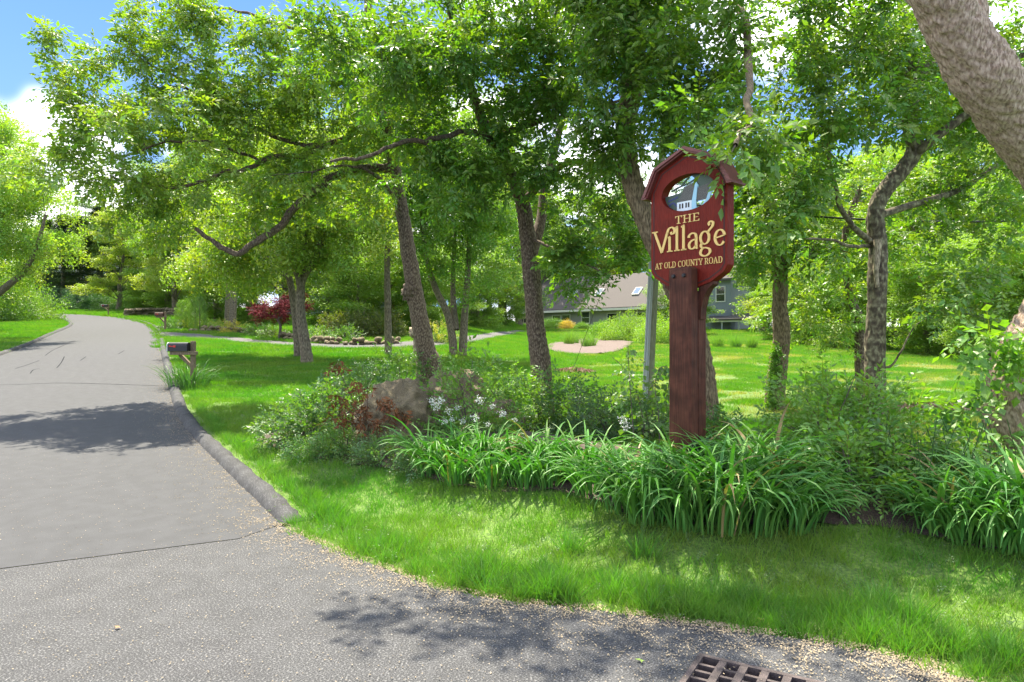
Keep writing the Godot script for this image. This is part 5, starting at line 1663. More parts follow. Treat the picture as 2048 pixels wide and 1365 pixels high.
func make_bed() -> void:
	rng.seed = 301
	S.straps = []
	for k in 7: S.straps.append(strap(rng.randf_range(0.95, 1.25), rng.randf_range(0.028, 0.038), rng.randf_range(1.1, 1.4), rng.randf_range(2.2, 3.4), 10, rng.randf_range(-0.6, 0.6)))
	S.strap_mats = []
	for k in 3:
		var m: StandardMaterial3D = M.blade.duplicate()
		var c := Color(0.08, 0.22, 0.03) * (0.8 + 0.15 * k)
		m.albedo_color = c.linear_to_srgb()
		S.strap_mats.append(m)
	# daylilies, front row and behind, then the clump at the right edge
	var front := "arching daylily clump at the grass edge of the sign bed"
	var mid := "daylily clump growing close around the foot of the sign post"
	var far := "daylily clump by the boulder among white flowers"
	var right := "bright daylily clump beside the ivied foot of the pale tree"
	for q in [[1245, 1015, 0.8, front], [1300, 1035, 0.95, front], [1365, 1048, 1.0, front], [1430, 1052, 1.0, front], [1500, 1056, 1.0, front], [1570, 1054, 1.0, front], [1610, 1042, 0.75, front],
		[1270, 985, 0.85, mid], [1330, 1005, 0.85, mid], [1400, 1010, 0.9, mid], [1470, 1015, 1.0, mid], [1545, 1012, 1.0, mid], [1610, 1005, 0.9, mid], [1480, 975, 1.0, mid], [1540, 968, 0.9, mid], [1350, 975, 0.75, mid], [1420, 978, 0.6, mid],
		[870, 945, 0.95, far], [920, 965, 1.0, far], [980, 970, 0.95, far], [1045, 968, 0.9, far], [1110, 972, 0.85, far], [1180, 985, 0.9, far], [900, 925, 0.9, far], [960, 930, 0.85, far], [1030, 932, 0.85, far], [1100, 936, 0.85, far], [1170, 945, 0.85, far], [1230, 955, 0.85, far],
		[1880, 1060, 0.75, right], [1930, 1080, 0.9, right], [1990, 1088, 1.05, right], [2050, 1100, 1.0, right], [2090, 1080, 1.0, right], [1950, 1042, 0.9, right], [2010, 1045, 1.05, right], [2060, 1040, 1.0, right]]:
		daylily(q[3], on_ground(q[0] + rng.randf_range(-8, 8), q[1]), q[2] * rng.randf_range(0.55, 0.86) * (0.85 if q[3] == far else 1.0), Vector2.ZERO, rng.randf_range(0.9, 1.15))
	# boulders
	for q in [[796, 868, Vector3(0.5, 0.45, 0.42), 61, "rounded grey boulder with dead brown leaves before it", 0.4], [905, 850, Vector3(0.48, 0.62, 0.42), 62, "brown boulder half covered by shrubs below the leaning tree", 1.0], [1000, 850, Vector3(0.36, 0.36, 0.34), 63, "low brown boulder buried in the shrubs below the cherry", 2.0]]:
		var p := on_ground(q[0], q[1])
		if q[3] == 62: p = base_at(912, 10.6)
		if q[3] == 63: p = base_at(1000, 10.2)
		var t := thing("boulder", q[4], "boulder", p, q[5])
		var o := put("rock", boulder_mesh(q[3], 48, 0.36, q[2], 1.1), M.stone, t)
		o.position.y = q[2].y * 0.3
		o.rotation = Vector3(0, 0, 0.35 if q[3] == 61 else 0.0)
	# shrubs of the bed
	var glossy := Color(0.045, 0.12, 0.025)
	var fresh := Color(0.07, 0.18, 0.024)
	var items := [
		[606, 884, Vector3(0.5, 0.36, 0.42), 220, "shrub", glossy, "low glossy leaved shrub at the left tip of the bed"],
		[672, 862, Vector3(0.55, 0.52, 0.5), 320, "shrub", glossy, "rounded glossy shrub before the grey boulder"],
		[722, 822, Vector3(0.8, 0.68, 0.6), 400, "shrub", glossy, "taller dark shrub left of the grey boulder"],
		[800, 790, Vector3(1.0, 0.85, 0.7), 420, "shrub", Color(0.035, 0.1, 0.02), "dark shrub filling the gap behind the grey boulder"],
		[940, 860, Vector3(0.6, 0.75, 0.5), 300, "shrub", fresh, "light green shrub climbing over the brown boulder"],
		[1010, 850, Vector3(0.75, 0.8, 0.6), 340, "shrub", fresh, "loose leafy shrub behind the white flowers"],
		[1085, 855, Vector3(0.7, 0.78, 0.55), 330, "shrub", glossy, "leafy shrub at the foot of the scaly cherry"],
		[1155, 865, Vector3(0.7, 0.62, 0.55), 300, "shrub", Color(0.05, 0.125, 0.03), "greyish green shrub between the cherry and the pole"],
		[1225, 880, Vector3(0.6, 0.55, 0.5), 280, "shrub", Color(0.05, 0.12, 0.035), "dull green shrub left of the utility pole"],
		[1300, 890, Vector3(0.5, 0.5, 0.45), 240, "shrub", glossy, "dark leafy shrub just left of the sign post"],
		[1660, 935, Vector3(0.62, 0.7, 0.5), 340, "shrub", fresh, "fine leaved shrub right of the sign before the ivied tree"],
		[1730, 925, Vector3(0.7, 0.6, 0.5), 320, "shrub", fresh, "fine leaved shrub at the foot of the lichened tree"],
		[1800, 960, Vector3(0.5, 0.35, 0.4), 200, "shrub", glossy, "low shrub with small white flowers before the lichened tree"],
		[1700, 990, Vector3(0.45, 0.35, 0.35), 190, "shrub", fresh, "low leafy plant between the daylilies and the lichened tree"],
		[1430, 900, Vector3(0.4, 0.4, 0.35), 170, "shrub", glossy, "leafy vine shrub right behind the sign post"],
		[690, 905, Vector3(0.35, 0.2, 0.3), 260, "small", Color(0.06, 0.16, 0.03), "feathery low juniper at the front of the bed"],
		[790, 920, Vector3(0.4, 0.16, 0.3), 260, "small", Color(0.05, 0.13, 0.03), "spreading low juniper on the bare mulch"],
		[640, 915, Vector3(0.35, 0.13, 0.25), 200, "small", Color(0.05, 0.14, 0.03), "flat juniper sprays at the grass edge"],
		[860, 935, Vector3(0.3, 0.15, 0.25), 180, "small", Color(0.05, 0.13, 0.03), "small juniper left of the daylilies"],
	]
	for q in items:
		var z := 1.0
		shrub("bed_shrub" if q[4] == "shrub" else "juniper", q[6], "shrub" if q[4] == "shrub" else "juniper", on_ground(q[0], q[1]), q[2], int(q[3] * 1.25), S[q[4]], q[5], {"size": z})
	# white flower heads among the lilies
	var petals := Shape.new()
	for k in 60:
		var p := rand_dir() * 0.045 * sqrt(rng.randf())
		leaf(petals, p, rand_dir(), rand_dir(), 0.012, 0.009, 0.1, 0.0, Color(0.62, 0.64, 0.6) * rng.randf_range(0.85, 1.15))
	var pm := petals.mesh()
	var fl := "cluster of white flowers on a thin stem above the daylilies"
	for q in [[880, 800], [866, 806], [872, 812], [897, 822], [905, 838], [925, 842], [960, 800], [985, 812], [1004, 826], [950, 835], [975, 848], [888, 842], [1030, 840], [862, 800], [915, 815], [1245, 838], [1252, 850], [1775, 938], [1790, 945]]:
		var d := 6.9 if q[0] < 1100 else 6.2 if q[0] < 1500 else 6.3
		var head := P(q[0], q[1], d)
		var at := Vector3(head.x + 0.05, gh(head.x, head.z - 0.05), head.z - 0.05)
		var t := thing("white_flower", fl, "flower", at, 0.0, "white flower heads in the sign bed")
		var s := Shape.new()
		tube(s, [Vector3.ZERO, (head - at) * 0.5 + Vector3(0.03, 0, 0), head - at] as Array[Vector3], 0.004, 0.0025, 5, 0.0, Vector2.ONE, 0.0, 0.0, Color(0.06, 0.15, 0.03))
		put("stem", s.mesh(), M.blade, t)
		var o := put("petals", pm, M.petal, t)
		o.position = head - at
		o.rotation.y = rng.randf() * TAU
		o.scale = Vector3.ONE * rng.randf_range(0.8, 1.35)
	# the dead brown branches before the boulder
	rng.seed = 305
	var at := on_ground(735, 880)
	var t := thing("dead_branches", "dead branch with drooping rust brown leaves in front of the grey boulder", "dead shrub", at)
	var s := Shape.new()
	var where: Array[Transform3D] = []
	var tints := PackedColorArray()
	for q in [[672, 728], [712, 765], [735, 780], [680, 795], [700, 805], [725, 835], [668, 830], [760, 800], [782, 805], [800, 825], [772, 835], [730, 815], [690, 840], [750, 845]]:
		var tip := P(q[0], q[1], 7.6) - at
		tube(s, [Vector3(rng.randf_range(-0.1, 0.1), 0, 0), tip * 0.5 + Vector3(0, 0.05, 0), tip] as Array[Vector3], 0.008, 0.003, 5)
		for k in 7:
			where.append(Transform3D(aim(Vector3(0, -1, 0) + rand_dir() * 0.7, rng.randf() * TAU).scaled(Vector3.ONE * rng.randf_range(0.7, 1.1)), tip + rand_dir() * 0.05))
			tints.append(green(Color(0.06, 0.036, 0.009), 0.3, 0.1))
	put("twigs", s.mesh(), M.twig, t, "stuff")
	scatter("leaves", S.dry[0], M.dry_leaf, where, tints, t)
	# tall vine shoots beside the post and the pole
	for q in [["climbing_vine", "upright vine shoot with round leaves left of the utility pole", [[1268, 880], [1262, 800], [1258, 740], [1256, 690]], 6.4, 14], ["climbing_vine", "bent vine shoot between the utility pole and the sign post", [[1320, 900], [1316, 820], [1310, 770], [1322, 735], [1338, 745], [1335, 800]], 6.4, 22], ["climbing_vine", "drooping vine shoot reaching from the pole towards the cherry", [[1290, 860], [1275, 790], [1250, 740], [1225, 715]], 6.6, 12]]:
		var pts := []
		for p in q[2]: pts.append(P(p[0], p[1], q[3]))
		var foot: Vector3 = pts[0]
		var v := thing(q[0], q[1], "vine", foot)
		var line := spline(pts, 5)
		where = []
		tints = PackedColorArray()
		for k in line.size(): line[k] -= foot
		s = Shape.new()
		tube(s, line, 0.006, 0.003, 6)
		put("stem", s.mesh(), M.twig, v)
		for k in q[4]:
			var p := line[rng.randi_range(2, line.size() - 1)]
			where.append(Transform3D(aim(rand_dir() + Vector3(0, -0.3, 0), rng.randf_range(-0.5, 0.5)).scaled(Vector3.ONE * rng.randf_range(0.5, 0.75)), p))
			tints.append(green(Color(0.05, 0.13, 0.022), 0.2, 0.1))
		scatter("leaves", S.vine[0], M.leaf, where, tints, v)

# ---------------------------------------------------------------- garden along the driveway and the lawn
func make_garden() -> void:
	rng.seed = 401
	# stone border
	var rocks := []
	for k in 5: rocks.append(boulder_mesh(80 + k, 5, 0.55, Vector3(0.17, 0.105, 0.13), 1.4))
	var line := []
	for q in [[372, 664], [420, 664], [470, 667], [520, 672], [560, 678], [600, 684], [640, 688], [700, 691], [760, 690], [800, 688]]: line.append(on_ground(q[0], q[1]))
	var path := spline(line, 12)
	var t := thing("stone_border", "low dry stone border of pale fieldstones along the driveway", "stone wall", path[0])
	var walked := 0.0
	for k in path.size() - 1:
		walked += path[k].distance_to(path[k + 1])
		while walked > 0.31:
			walked -= 0.31
			for c in 2:
				if c == 1 and rng.randf() < 0.35: continue
				var o := put("stone", rocks[rng.randi_range(0, 4)], M.stone, t)
				o.position = path[k] - path[0] + Vector3(rng.randf_range(-0.1, 0.1), 0.07 + c * 0.15, rng.randf_range(-0.12, 0.12) - c * 0.05)
				o.rotation = Vector3(rng.randf_range(-0.2, 0.2), rng.randf() * TAU, rng.randf_range(-0.2, 0.2))
				o.scale = Vector3.ONE * rng.randf_range(0.75, 1.2)
	# low wall by the far driveway
	var line2 := []
	for q in [[254, 634], [290, 632], [330, 631], [360, 633]]: line2.append(on_ground(q[0], q[1] + 1))
	path = spline(line2, 16)
	t = thing("stone_border", "dark low stone wall beside the far driveway at the bend", "stone wall", path[0])
	for k in path.size():
		for c in 3:
			var o := put("stone", rocks[rng.randi_range(0, 4)], M.stone, t)
			o.position = path[k] - path[0] + Vector3(rng.randf_range(-0.1, 0.1), 0.1 + c * 0.22, rng.randf_range(-0.1, 0.1))
			o.rotation.y = rng.randf() * TAU
			o.scale = Vector3.ONE * rng.randf_range(1.3, 1.9)
	# arborvitae row
	for q in [[362, 40.5, 1.5], [371, 39.5, 1.55], [381, 39.0, 1.35], [390, 38.2, 1.6], [399, 37.5, 1.75]]:
		var at := base_at(q[0], q[1])
		var h: float = q[2]
		t = thing("arborvitae", "narrow green arborvitae in a row above the stone border", "shrub", at, 0.0, "arborvitae row")
		var s := Shape.new()
		tube(s, [Vector3(0, -0.1, 0), Vector3(0, h * 0.5, 0), Vector3(0, h * 0.95, 0)] as Array[Vector3], 0.035, 0.008, 6)
		put("trunk", s.mesh(), M.twig, t)
		var where: Array[Transform3D] = []
		var tints := PackedColorArray()
		for k in 420:
			var f := rng.randf()
			var a := rng.randf() * TAU
			var r := 0.34 * pow(sin(PI * (0.18 + 0.82 * f)), 0.7) * sqrt(rng.randf_range(0.5, 1.0))
			where.append(Transform3D(aim(Vector3(cos(a) * 0.5, 1.0, sin(a) * 0.5) + rand_dir() * 0.3, rng.randf() * TAU).scaled(Vector3.ONE * 1.3), Vector3(cos(a) * r, h * f, sin(a) * r)))
			tints.append(green(Color(0.055, 0.145, 0.022), 0.25, 0.1))
		scatter("foliage", S.small[0], M.leaf, where, tints, t)
	# red maple
	var at := base_at(556, 30.5)
	t = thing("red_maple", "small dark red Japanese maple beside the stone border", "tree", at)
	grow(t, [{"p": [at + Vector3(0, -0.2, 0), at + Vector3(0.1, 0.6, 0), at + Vector3(-0.1, 1.1, 0), at + Vector3(0.1, 1.8, 0)], "r0": 0.07, "r1": 0.03}, {"p": [at + Vector3(0, 0.9, 0), at + Vector3(-0.8, 1.3, 0), at + Vector3(-1.5, 1.3, 0)], "r0": 0.035, "r1": 0.01}, {"p": [at + Vector3(0, 0.9, 0), at + Vector3(0.7, 1.5, 0), at + Vector3(1.3, 1.5, 0)], "r0": 0.035, "r1": 0.01}],
		[[at + Vector3(-0.3, 1.3, 0), Vector3(1.3, 0.6, 1.1)], [at + Vector3(0.5, 1.6, 0), Vector3(1.1, 0.6, 1.0)]], {"bark": M.twig, "mesh": S.dry, "tint": Color(0.05, 0.007, 0.007), "twigs": 160, "sprigs": 9, "bare": 0.5, "loose": 0.15, "leaf": M.dry_leaf, "size": 1.1, "gap": -0.3})
	# shrubs along the border
	var mid_green := Color(0.06, 0.15, 0.022)
	for q in [[380, 657, 0.4, "yellow green mound plant at the start of the stone border", Color(0.2, 0.22, 0.03)], [420, 661, 0.4, "low green mound plant on the stone border", mid_green], [438, 663, 0.45, "leafy light green plant between arborvitae and trunk", Color(0.12, 0.2, 0.03)], [470, 667, 0.5, "yellow green mound plant under the straight trunk", Color(0.18, 0.22, 0.03)],
		[515, 672, 0.4, "dark plant under the left side of the red maple", mid_green], [640, 684, 0.5, "flowering green plant right of the lawn pair", mid_green], [545, 678, 0.45, "leafy plant at the stones before the red maple", mid_green], [690, 686, 0.55, "dark green shrub above the stone border end", Color(0.04, 0.11, 0.02)], [870, 684, 0.7, "yellow green rounded shrub across the driveway", Color(0.16, 0.22, 0.04)], [890, 686, 0.55, "green shrub between the twin stems", mid_green],
		[340, 660, 0.4, "dark blue green plant by the brown mailbox", Color(0.03, 0.08, 0.03)]]:
		shrub("border_plant", q[3], "plant", on_ground(q[0], q[1]), Vector3(q[2] * 1.3, q[2], q[2]), 220, S.shrub, q[4], {"size": 1.2, "stems": 4})
	# upright dark shrubs of the hedge behind the border
	for k in 9:
		var p := base_at(655 + k * 17, 31.0 + k * 0.25)
		shrub("hedge_shrub", "upright brownish green hedge shrub behind the stone border end", "shrub", p, Vector3(0.4, 1.0, 0.4), 260, S.shrub, Color(0.06, 0.1, 0.022), {"size": 1.2, "group": "upright hedge shrubs behind the stone border"})
	# house shrubs and the island plants
	for q in [[1108, 76.0, 1.3, "rounded dark shrub against the ranch house wall", Color(0.04, 0.11, 0.02)], [1134, 75.0, 0.9, "yellowish rounded shrub against the ranch house wall", Color(0.2, 0.2, 0.05)], [1212, 50.0, 1.3, "big layered green shrub at the mulch island", Color(0.06, 0.16, 0.02)], [1252, 46.0, 1.9, "tall spreading green shrub behind the utility pole", Color(0.09, 0.2, 0.022)], [1165, 74.0, 0.7, "small shrub by the house corner", mid_green], [1330, 42.0, 1.9, "bright green shrub between pole and sign post", Color(0.1, 0.22, 0.026)], [1088, 84.0, 1.0, "dark shrub beside the garage door", Color(0.035, 0.1, 0.02)]]:
		shrub("house_shrub", q[3], "shrub", base_at(q[0], q[1]), Vector3(q[2], q[2] * 0.8, q[2]), 420, S.mid, q[4], {"size": 0.75, "leaf": M.far_leaf, "shell": 0.35})
	for q in [[1135, 690, "fountain grass clump at the left of the mulch island"], [1148, 688, "taller fountain grass clump on the mulch island"], [1178, 694, "pale fountain grass clump at the edge of the mulch island"], [1440, 696, "fountain grass clump before the open porch"], [1470, 697, "wide fountain grass clump before the open porch posts"], [1500, 698, "dark fountain grass clump right of the open porch"]]:
		at = on_ground(q[0], q[1])
		t = thing("fountain_grass", q[2], "grass clump", at)
		var w: Array[Transform3D] = []
		var c := PackedColorArray()
		for k in 4:
			w.append(Transform3D(Basis(Vector3.UP, rng.randf() * TAU).scaled(Vector3.ONE * rng.randf_range(0.9, 1.15)), Vector3(rng.randf_range(-0.22, 0.22), 0, rng.randf_range(-0.22, 0.22))))
			c.append(green(Color(0.09, 0.18, 0.035), 0.2, 0.1))
		scatter("blades", S.plume[0], M.grass, w, c, t)
	# bushes at the bend and the left lawn
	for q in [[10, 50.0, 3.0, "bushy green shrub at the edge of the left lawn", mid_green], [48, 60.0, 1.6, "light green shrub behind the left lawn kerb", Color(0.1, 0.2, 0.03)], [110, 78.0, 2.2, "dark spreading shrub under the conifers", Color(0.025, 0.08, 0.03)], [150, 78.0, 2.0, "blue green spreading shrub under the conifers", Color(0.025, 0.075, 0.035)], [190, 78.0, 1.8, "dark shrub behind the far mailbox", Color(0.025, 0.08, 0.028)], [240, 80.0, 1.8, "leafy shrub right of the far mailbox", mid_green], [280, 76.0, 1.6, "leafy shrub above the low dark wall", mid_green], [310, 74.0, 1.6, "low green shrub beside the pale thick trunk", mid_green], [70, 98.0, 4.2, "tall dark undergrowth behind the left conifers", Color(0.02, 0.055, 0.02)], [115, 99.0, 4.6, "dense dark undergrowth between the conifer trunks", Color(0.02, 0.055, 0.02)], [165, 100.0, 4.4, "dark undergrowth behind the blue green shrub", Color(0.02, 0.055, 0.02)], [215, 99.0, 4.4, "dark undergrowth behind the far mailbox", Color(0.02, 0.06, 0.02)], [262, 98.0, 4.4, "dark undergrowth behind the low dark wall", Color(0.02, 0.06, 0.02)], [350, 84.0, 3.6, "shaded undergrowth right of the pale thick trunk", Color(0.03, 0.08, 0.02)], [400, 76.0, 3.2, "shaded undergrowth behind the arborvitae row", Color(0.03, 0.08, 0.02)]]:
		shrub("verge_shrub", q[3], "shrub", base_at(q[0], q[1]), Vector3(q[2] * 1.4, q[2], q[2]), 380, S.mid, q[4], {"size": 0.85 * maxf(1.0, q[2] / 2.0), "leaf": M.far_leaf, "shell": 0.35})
	# leafy plant round the near mailbox post
	at = on_ground(372, 776)
	t = thing("mailbox_plant", "arching dark leaved plant around the near mailbox post", "plant", at)
	var s := Shape.new()
	for k in 170:
		var a := rng.randf() * TAU
		var r := 0.4 * sqrt(rng.randf())
		strap_into(s, Transform3D(Basis(Vector3.UP, a + rng.randf_range(-0.6, 0.6)), Vector3(cos(a) * r * 1.2, -0.02, -sin(a) * r)), rng.randf_range(0.4, 0.85), rng.randf_range(0.014, 0.026), rng.randf_range(1.0, 1.5), rng.randf_range(1.2, 2.6), 5, rng.randf_range(-0.9, 0.9), green(Color(0.035, 0.1, 0.018), 0.3, 0.12))
	put("foliage", s.mesh(), M.blade, t, "stuff")
	# weeds with thin stems beside the pale tree
	at = on_ground(1890, 985)
	t = thing("weed_patch", "upright thin stemmed weeds left of the pale tree foot", "plant", at)
	s = Shape.new()
	for k in 40:
		var p := Vector3(rng.randf_range(-0.5, 0.5), -0.02, rng.randf_range(-0.4, 0.4))
		var h := rng.randf_range(0.35, 0.62)
		tube(s, [p, p + Vector3(rng.randf_range(-0.05, 0.05), h * 0.6, 0), p + Vector3(rng.randf_range(-0.1, 0.1), h, 0)] as Array[Vector3], 0.004, 0.003, 5, 0.0, Vector2.ONE, 0.0, 0.0, Color(0.05, 0.12, 0.025))
	put("stems", s.mesh(), M.blade, t, "stuff")
	# wood chips on the lawn
	for q in [[1870, 822, 1.2, "pile of pale wood chips in the right lawn"], [1145, 745, 0.75, "bare brown mulch patch at the foot of the guy wire"]]:
		at = on_ground(q[0], q[1])
		t = thing("chip_pile", q[3], "mulch pile", at)
		s = Shape.new()
		for k in 500:
			var a := rng.randf() * TAU
			var r := sqrt(rng.randf())
			var p := Vector3(cos(a) * r * q[2], (1.0 - r) * 0.13 + 0.02, sin(a) * r * q[2] * 0.7)
			var x := rand_dir() * 0.05
			var y := rand_dir() * 0.018
			s.quad(p - x - y, p + x - y, p + x + y, p - x + y, Color(0.36, 0.26, 0.19) * rng.randf_range(0.5, 1.2))
		put("chips", s.mesh(), M.dry_leaf, t, "stuff")

# ---------------------------------------------------------------- grass
func on_lawn(p: Vector2) -> bool:
	for poly in [road_poly, street_poly, drive_poly, mulch_poly, bed_poly]:
		if Geometry2D.is_point_in_polygon(p, poly): return false
	return true

func near_line(p: Vector2, line: Array[Vector3], r: float) -> bool:
	for k in line.size() - 1:
		if Geometry2D.get_closest_point_to_segment(p, flat(line[k]), flat(line[k + 1])).distance_to(p) < r: return true
	return false

func make_grass() -> void:
	rng.seed = 501
	var sets := {}
	for k in ["tuft", "long", "wide"]: sets[k] = []
	# [from, to, per square metre, size, kind]
	for band in [[2.9, 7.0, 190.0, 1.0, "tuft"], [7.0, 13.0, 110.0, 1.2, "tuft"], [13.0, 24.0, 38.0, 1.0, "wide"], [24.0, 48.0, 13.0, 1.6, "wide"], [48.0, 85.0, 4.0, 2.6, "wide"]]:
		var a: float = band[0]
		var b: float = band[1]
		var px0 := -160.0
		var px1 := 2210.0
		var area := (px1 - px0) / FOCAL * (b * b - a * a) * 0.5
		for k in int(area * band[2]):
			var d := sqrt(lerpf(a * a, b * b, rng.randf()))
			var x := (rng.randf_range(px0, px1) - 1024.0) / FOCAL * d
			var p := Vector2(x, -d)
			if not on_lawn(p): continue
			if d < 30.0 and (near_line(p, kerb_right, 0.3 if d < 26.0 else 0.0)): continue
			if d > 13.0 and x < -5.0 and near_line(p, kerb_left, 0.34): continue
			var n := noise.get_noise_2d(x * 0.7, d * 0.7)
			var dry := 0.0
			if x > 1.0 and d > 7.0: dry = smoothstep(0.08, 0.32, noise.get_noise_2d(x * 0.28 + 5.0, -d * 0.45)) * smoothstep(1.0, 4.0, x)
			if rng.randf() < dry * 0.75: continue
			var base := Color(0.044, 0.138, 0.013).lerp(Color(0.066, 0.155, 0.015), clampf(n * 1.6 + 0.4, 0.0, 1.0))
			base = base.lerp(Color(0.088, 0.158, 0.02), 0.6 * smoothstep(-0.15, 0.3, noise.get_noise_2d(x * 0.35 + 20.0, d * 0.35)))
			base = base.lerp(Color(0.3, 0.24, 0.1), dry * 0.5)
			var z: float = band[3] * rng.randf_range(0.8, 1.2)
			var h := z * (1.0 + 0.3 * n)
			if d > 7.0 and x > 1.5 and d < 11.5: h *= 1.9
			var xf := Transform3D(Basis(Vector3.UP, rng.randf() * TAU).scaled(Vector3(z, h, z)), rise_to(p, 0.0))
			var kind: String = band[4]
			sets[kind].append([xf, green(base, 0.2, 0.12)])
	# longer grass along the asphalt edges and the kerb, and tussocks
	var edge: Array[Vector3] = []
	for k in range(1, 17): edge.append(rise_to(street_poly[k]))
	for pass_ in [[edge, 900, 0.05, 0.5, -1.0], [kerb_right, 420, 0.32, 0.5, 1.0]]:
		var line := spline(pass_[0], 8)
		for k in int(pass_[1]):
			var i := rng.randi_range(0, line.size() - 2)
			if pass_[4] > 0.0: i = int(pow(rng.randf(), 1.5) * (line.size() - 2))
			var dir := (line[i + 1] - line[i]).normalized()
			var out := Vector3(-dir.z, 0, dir.x) * float(pass_[4]) * rng.randf_range(pass_[2], pass_[3])
			var p := line[i].lerp(line[i + 1], rng.randf()) + out
			if not on_lawn(flat(p)): continue
			p.y = gh(p.x, p.z)
			var z := rng.randf_range(0.5, 0.95) * (0.7 if noise.get_noise_2d(p.x * 2.0, p.z * 2.0) < 0.0 else 1.0)
			sets["long"].append([Transform3D(Basis(Vector3.UP, rng.randf() * TAU).scaled(Vector3.ONE * z), p), green(Color(0.052, 0.14, 0.016), 0.25, 0.15)])
	for q in [[1095, 1195], [1110, 1185], [1130, 1205], [1790, 1240], [1820, 1250], [1760, 1225], [1840, 1265], [1220, 1205], [940, 1160], [600, 1010], [640, 1040], [680, 1060], [1150, 1100], [1300, 1120]]:
		for k in 4:
			var p := on_ground(q[0] + rng.randf_range(-20, 20), q[1] + rng.randf_range(-12, 6))
			sets["long"].append([Transform3D(Basis(Vector3.UP, rng.randf() * TAU).scaled(Vector3.ONE * rng.randf_range(0.8, 1.25)), p), green(Color(0.048, 0.135, 0.016), 0.2, 0.12)])
	var cw: Array[Transform3D] = []
	var cc := PackedColorArray()
	for k in 2600:
		var d := lerpf(3.3, 8.0, rng.randf())
		var x := (rng.randf_range(300, 2060) - 1024.0) / FOCAL * d
		if noise.get_noise_2d(x * 1.4 + 60.0, d * 1.4) < 0.02 or not on_lawn(Vector2(x, -d)): continue
		cw.append(Transform3D(aim(rand_dir() + Vector3(0, 0.8, 0), rng.randf()).scaled(Vector3.ONE * rng.randf_range(0.4, 0.7)), rise_to(Vector2(x, -d), 0.0)))
		cc.append(green(Color(0.05, 0.12, 0.03), 0.2, 0.1))
	tag(scatter("clover", S.small[0], M.leaf, cw, cc), "small clover leaves among the near lawn grass", "clover", "", "stuff")
	for kind in sets:
		var meshes: Array = S[kind]
		for v in meshes.size():
			var w: Array[Transform3D] = []
			var c := PackedColorArray()
			for k in range(v, sets[kind].size(), meshes.size()):
				w.append(sets[kind][k][0])
				c.append(sets[kind][k][1])
			var label := {"tuft": "short green lawn grass between the kerb and the sign bed", "long": "longer green grass along the asphalt edge", "wide": "lawn grass further back under the trees"}
			tag(scatter("grass", meshes[v], M.grass, w, c), label[kind], "grass", "", "stuff")

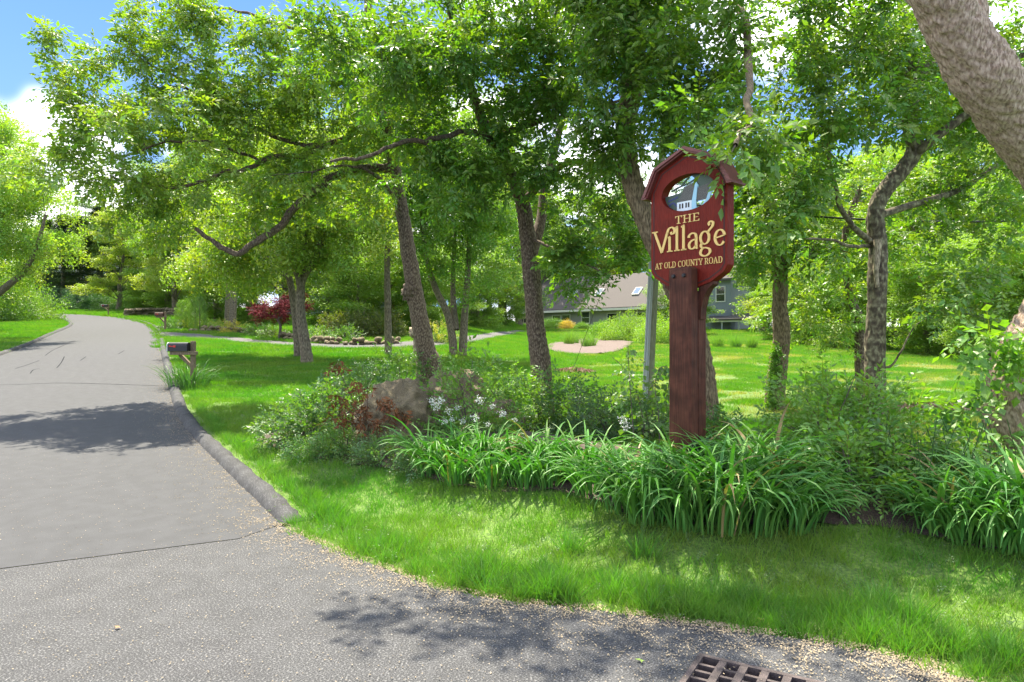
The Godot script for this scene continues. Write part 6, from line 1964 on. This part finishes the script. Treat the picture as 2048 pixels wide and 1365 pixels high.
# ---------------------------------------------------------------- fallen petals and grit
func make_litter() -> void:
	rng.seed = 601
	var s := Shape.new()
	s.quad(Vector3(-0.005, 0.001, -0.002), Vector3(0.004, 0.0025, -0.0025), Vector3(0.0055, 0.001, 0.002), Vector3(-0.003, 0.003, 0.0025), Color.WHITE)
	s.quad(Vector3(-0.003, 0.003, 0.0025), Vector3(0.0055, 0.001, 0.002), Vector3(0.004, 0.004, 0.005), Vector3(-0.0025, 0.001, 0.0045), Color.WHITE)
	var flake := s.mesh()
	var where: Array[Transform3D] = []
	var tints := PackedColorArray()
	var edge: Array[Vector3] = []
	for k in range(1, 17): edge.append(rise_to(street_poly[k]))
	# [line, how many, towards the asphalt, reach]
	for q in [[edge, 24000, 1.0, 0.42], [edge, 14000, 1.0, 0.8], [kerb_right, 20000, -1.0, 0.5], [kerb_left, 3000, 1.0, 0.3]]:
		var line := spline(q[0], 10)
		var lens := PackedFloat32Array([0.0])
		for k in line.size() - 1: lens.append(lens[k] + line[k].distance_to(line[k + 1]))
		for k in int(q[1]):
			var f := pow(rng.randf(), 1.4 if q[2] < 0.0 else 1.0) * lens[lens.size() - 1]
			var i := clampi(lens.bsearch(f) - 1, 0, line.size() - 2)
			var a := line[i].lerp(line[i + 1], clampf((f - lens[i]) / maxf(lens[i + 1] - lens[i], 0.001), 0.0, 1.0))
			var dir := (line[i + 1] - line[i]).normalized()
			var r := -log(1.0 - rng.randf() * 0.985) * 0.35 * float(q[3]) - 0.06
			if q[2] > 0.0 and rng.randf() < 0.1: r -= rng.randf() * 0.25
			var p := a + Vector3(-dir.z, 0, dir.x) * float(q[2]) * r
			var n := noise.get_noise_2d(p.x * 4.0, p.z * 4.0)
			if n < rng.randf_range(-0.45, 0.15): continue
			if q[3] > 0.5 and p.x < rng.randf_range(-0.6, 0.9): continue
			if Geometry2D.is_point_in_polygon(flat(p), grate_poly) and rng.randf() < 0.8: continue
			p.y = gh(p.x, p.z) + 0.006
			var z := rng.randf_range(0.5, 1.05)
			where.append(Transform3D(Basis(Vector3.UP, rng.randf() * TAU).rotated(rand_dir(), 0.35).scaled(Vector3.ONE * z), p))
			tints.append(Color(0.42, 0.34, 0.22) * rng.randf_range(0.6, 1.2))
	for k in 6500:
		var d := lerpf(2.6, 11.0, pow(rng.randf(), 1.3))
		var x := (rng.randf_range(-60, 1700) - 1024.0) / FOCAL * d
		var p := Vector2(x, -d)
		if not (Geometry2D.is_point_in_polygon(p, street_poly) or Geometry2D.is_point_in_polygon(p, road_poly)) or Geometry2D.is_point_in_polygon(p, grate_poly): continue
		where.append(Transform3D(Basis(Vector3.UP, rng.randf() * TAU).rotated(rand_dir(), 0.3).scaled(Vector3.ONE * rng.randf_range(0.45, 0.95)), rise_to(p, 0.006)))
		tints.append(Color(0.36, 0.3, 0.21) * rng.randf_range(0.5, 1.2))
	for q in [[242, 1256, Color(0.3, 0.2, 0.11), "tan dried leaf lying on the pale street", 0.03], [1282, 1322, Color(0.2, 0.3, 0.07), "yellow green leaf lying on the street near the grate", 0.032], [1520, 1240, Color(0.2, 0.22, 0.04), "olive leaf lying in the petals at the grass edge", 0.04]]:
		var at := on_ground(q[0], q[1])
		var f := Shape.new()
		leaf(f, Vector3(-0.03, 0.012, 0), Vector3(1, 0.05, 0.4).normalized(), Vector3.UP, q[4] * 1.5, q[4] * 0.6, 0.2, 0.1, q[2])
		leaf(f, Vector3(0.0, 0.014, 0.01), Vector3(-0.2, 0.1, 1).normalized(), Vector3.UP, q[4], q[4] * 0.4, 0.2, 0.1, q[2])
		var o := put("fallen_leaf", f.mesh(), M.dry_leaf)
		tag(o, q[3], "leaf")
		o.position = at
	tag(scatter("fallen_petals", flake, M.petal, where, tints), "pale tan fallen petals and seeds along the kerb and grass edge", "petals", "", "stuff")
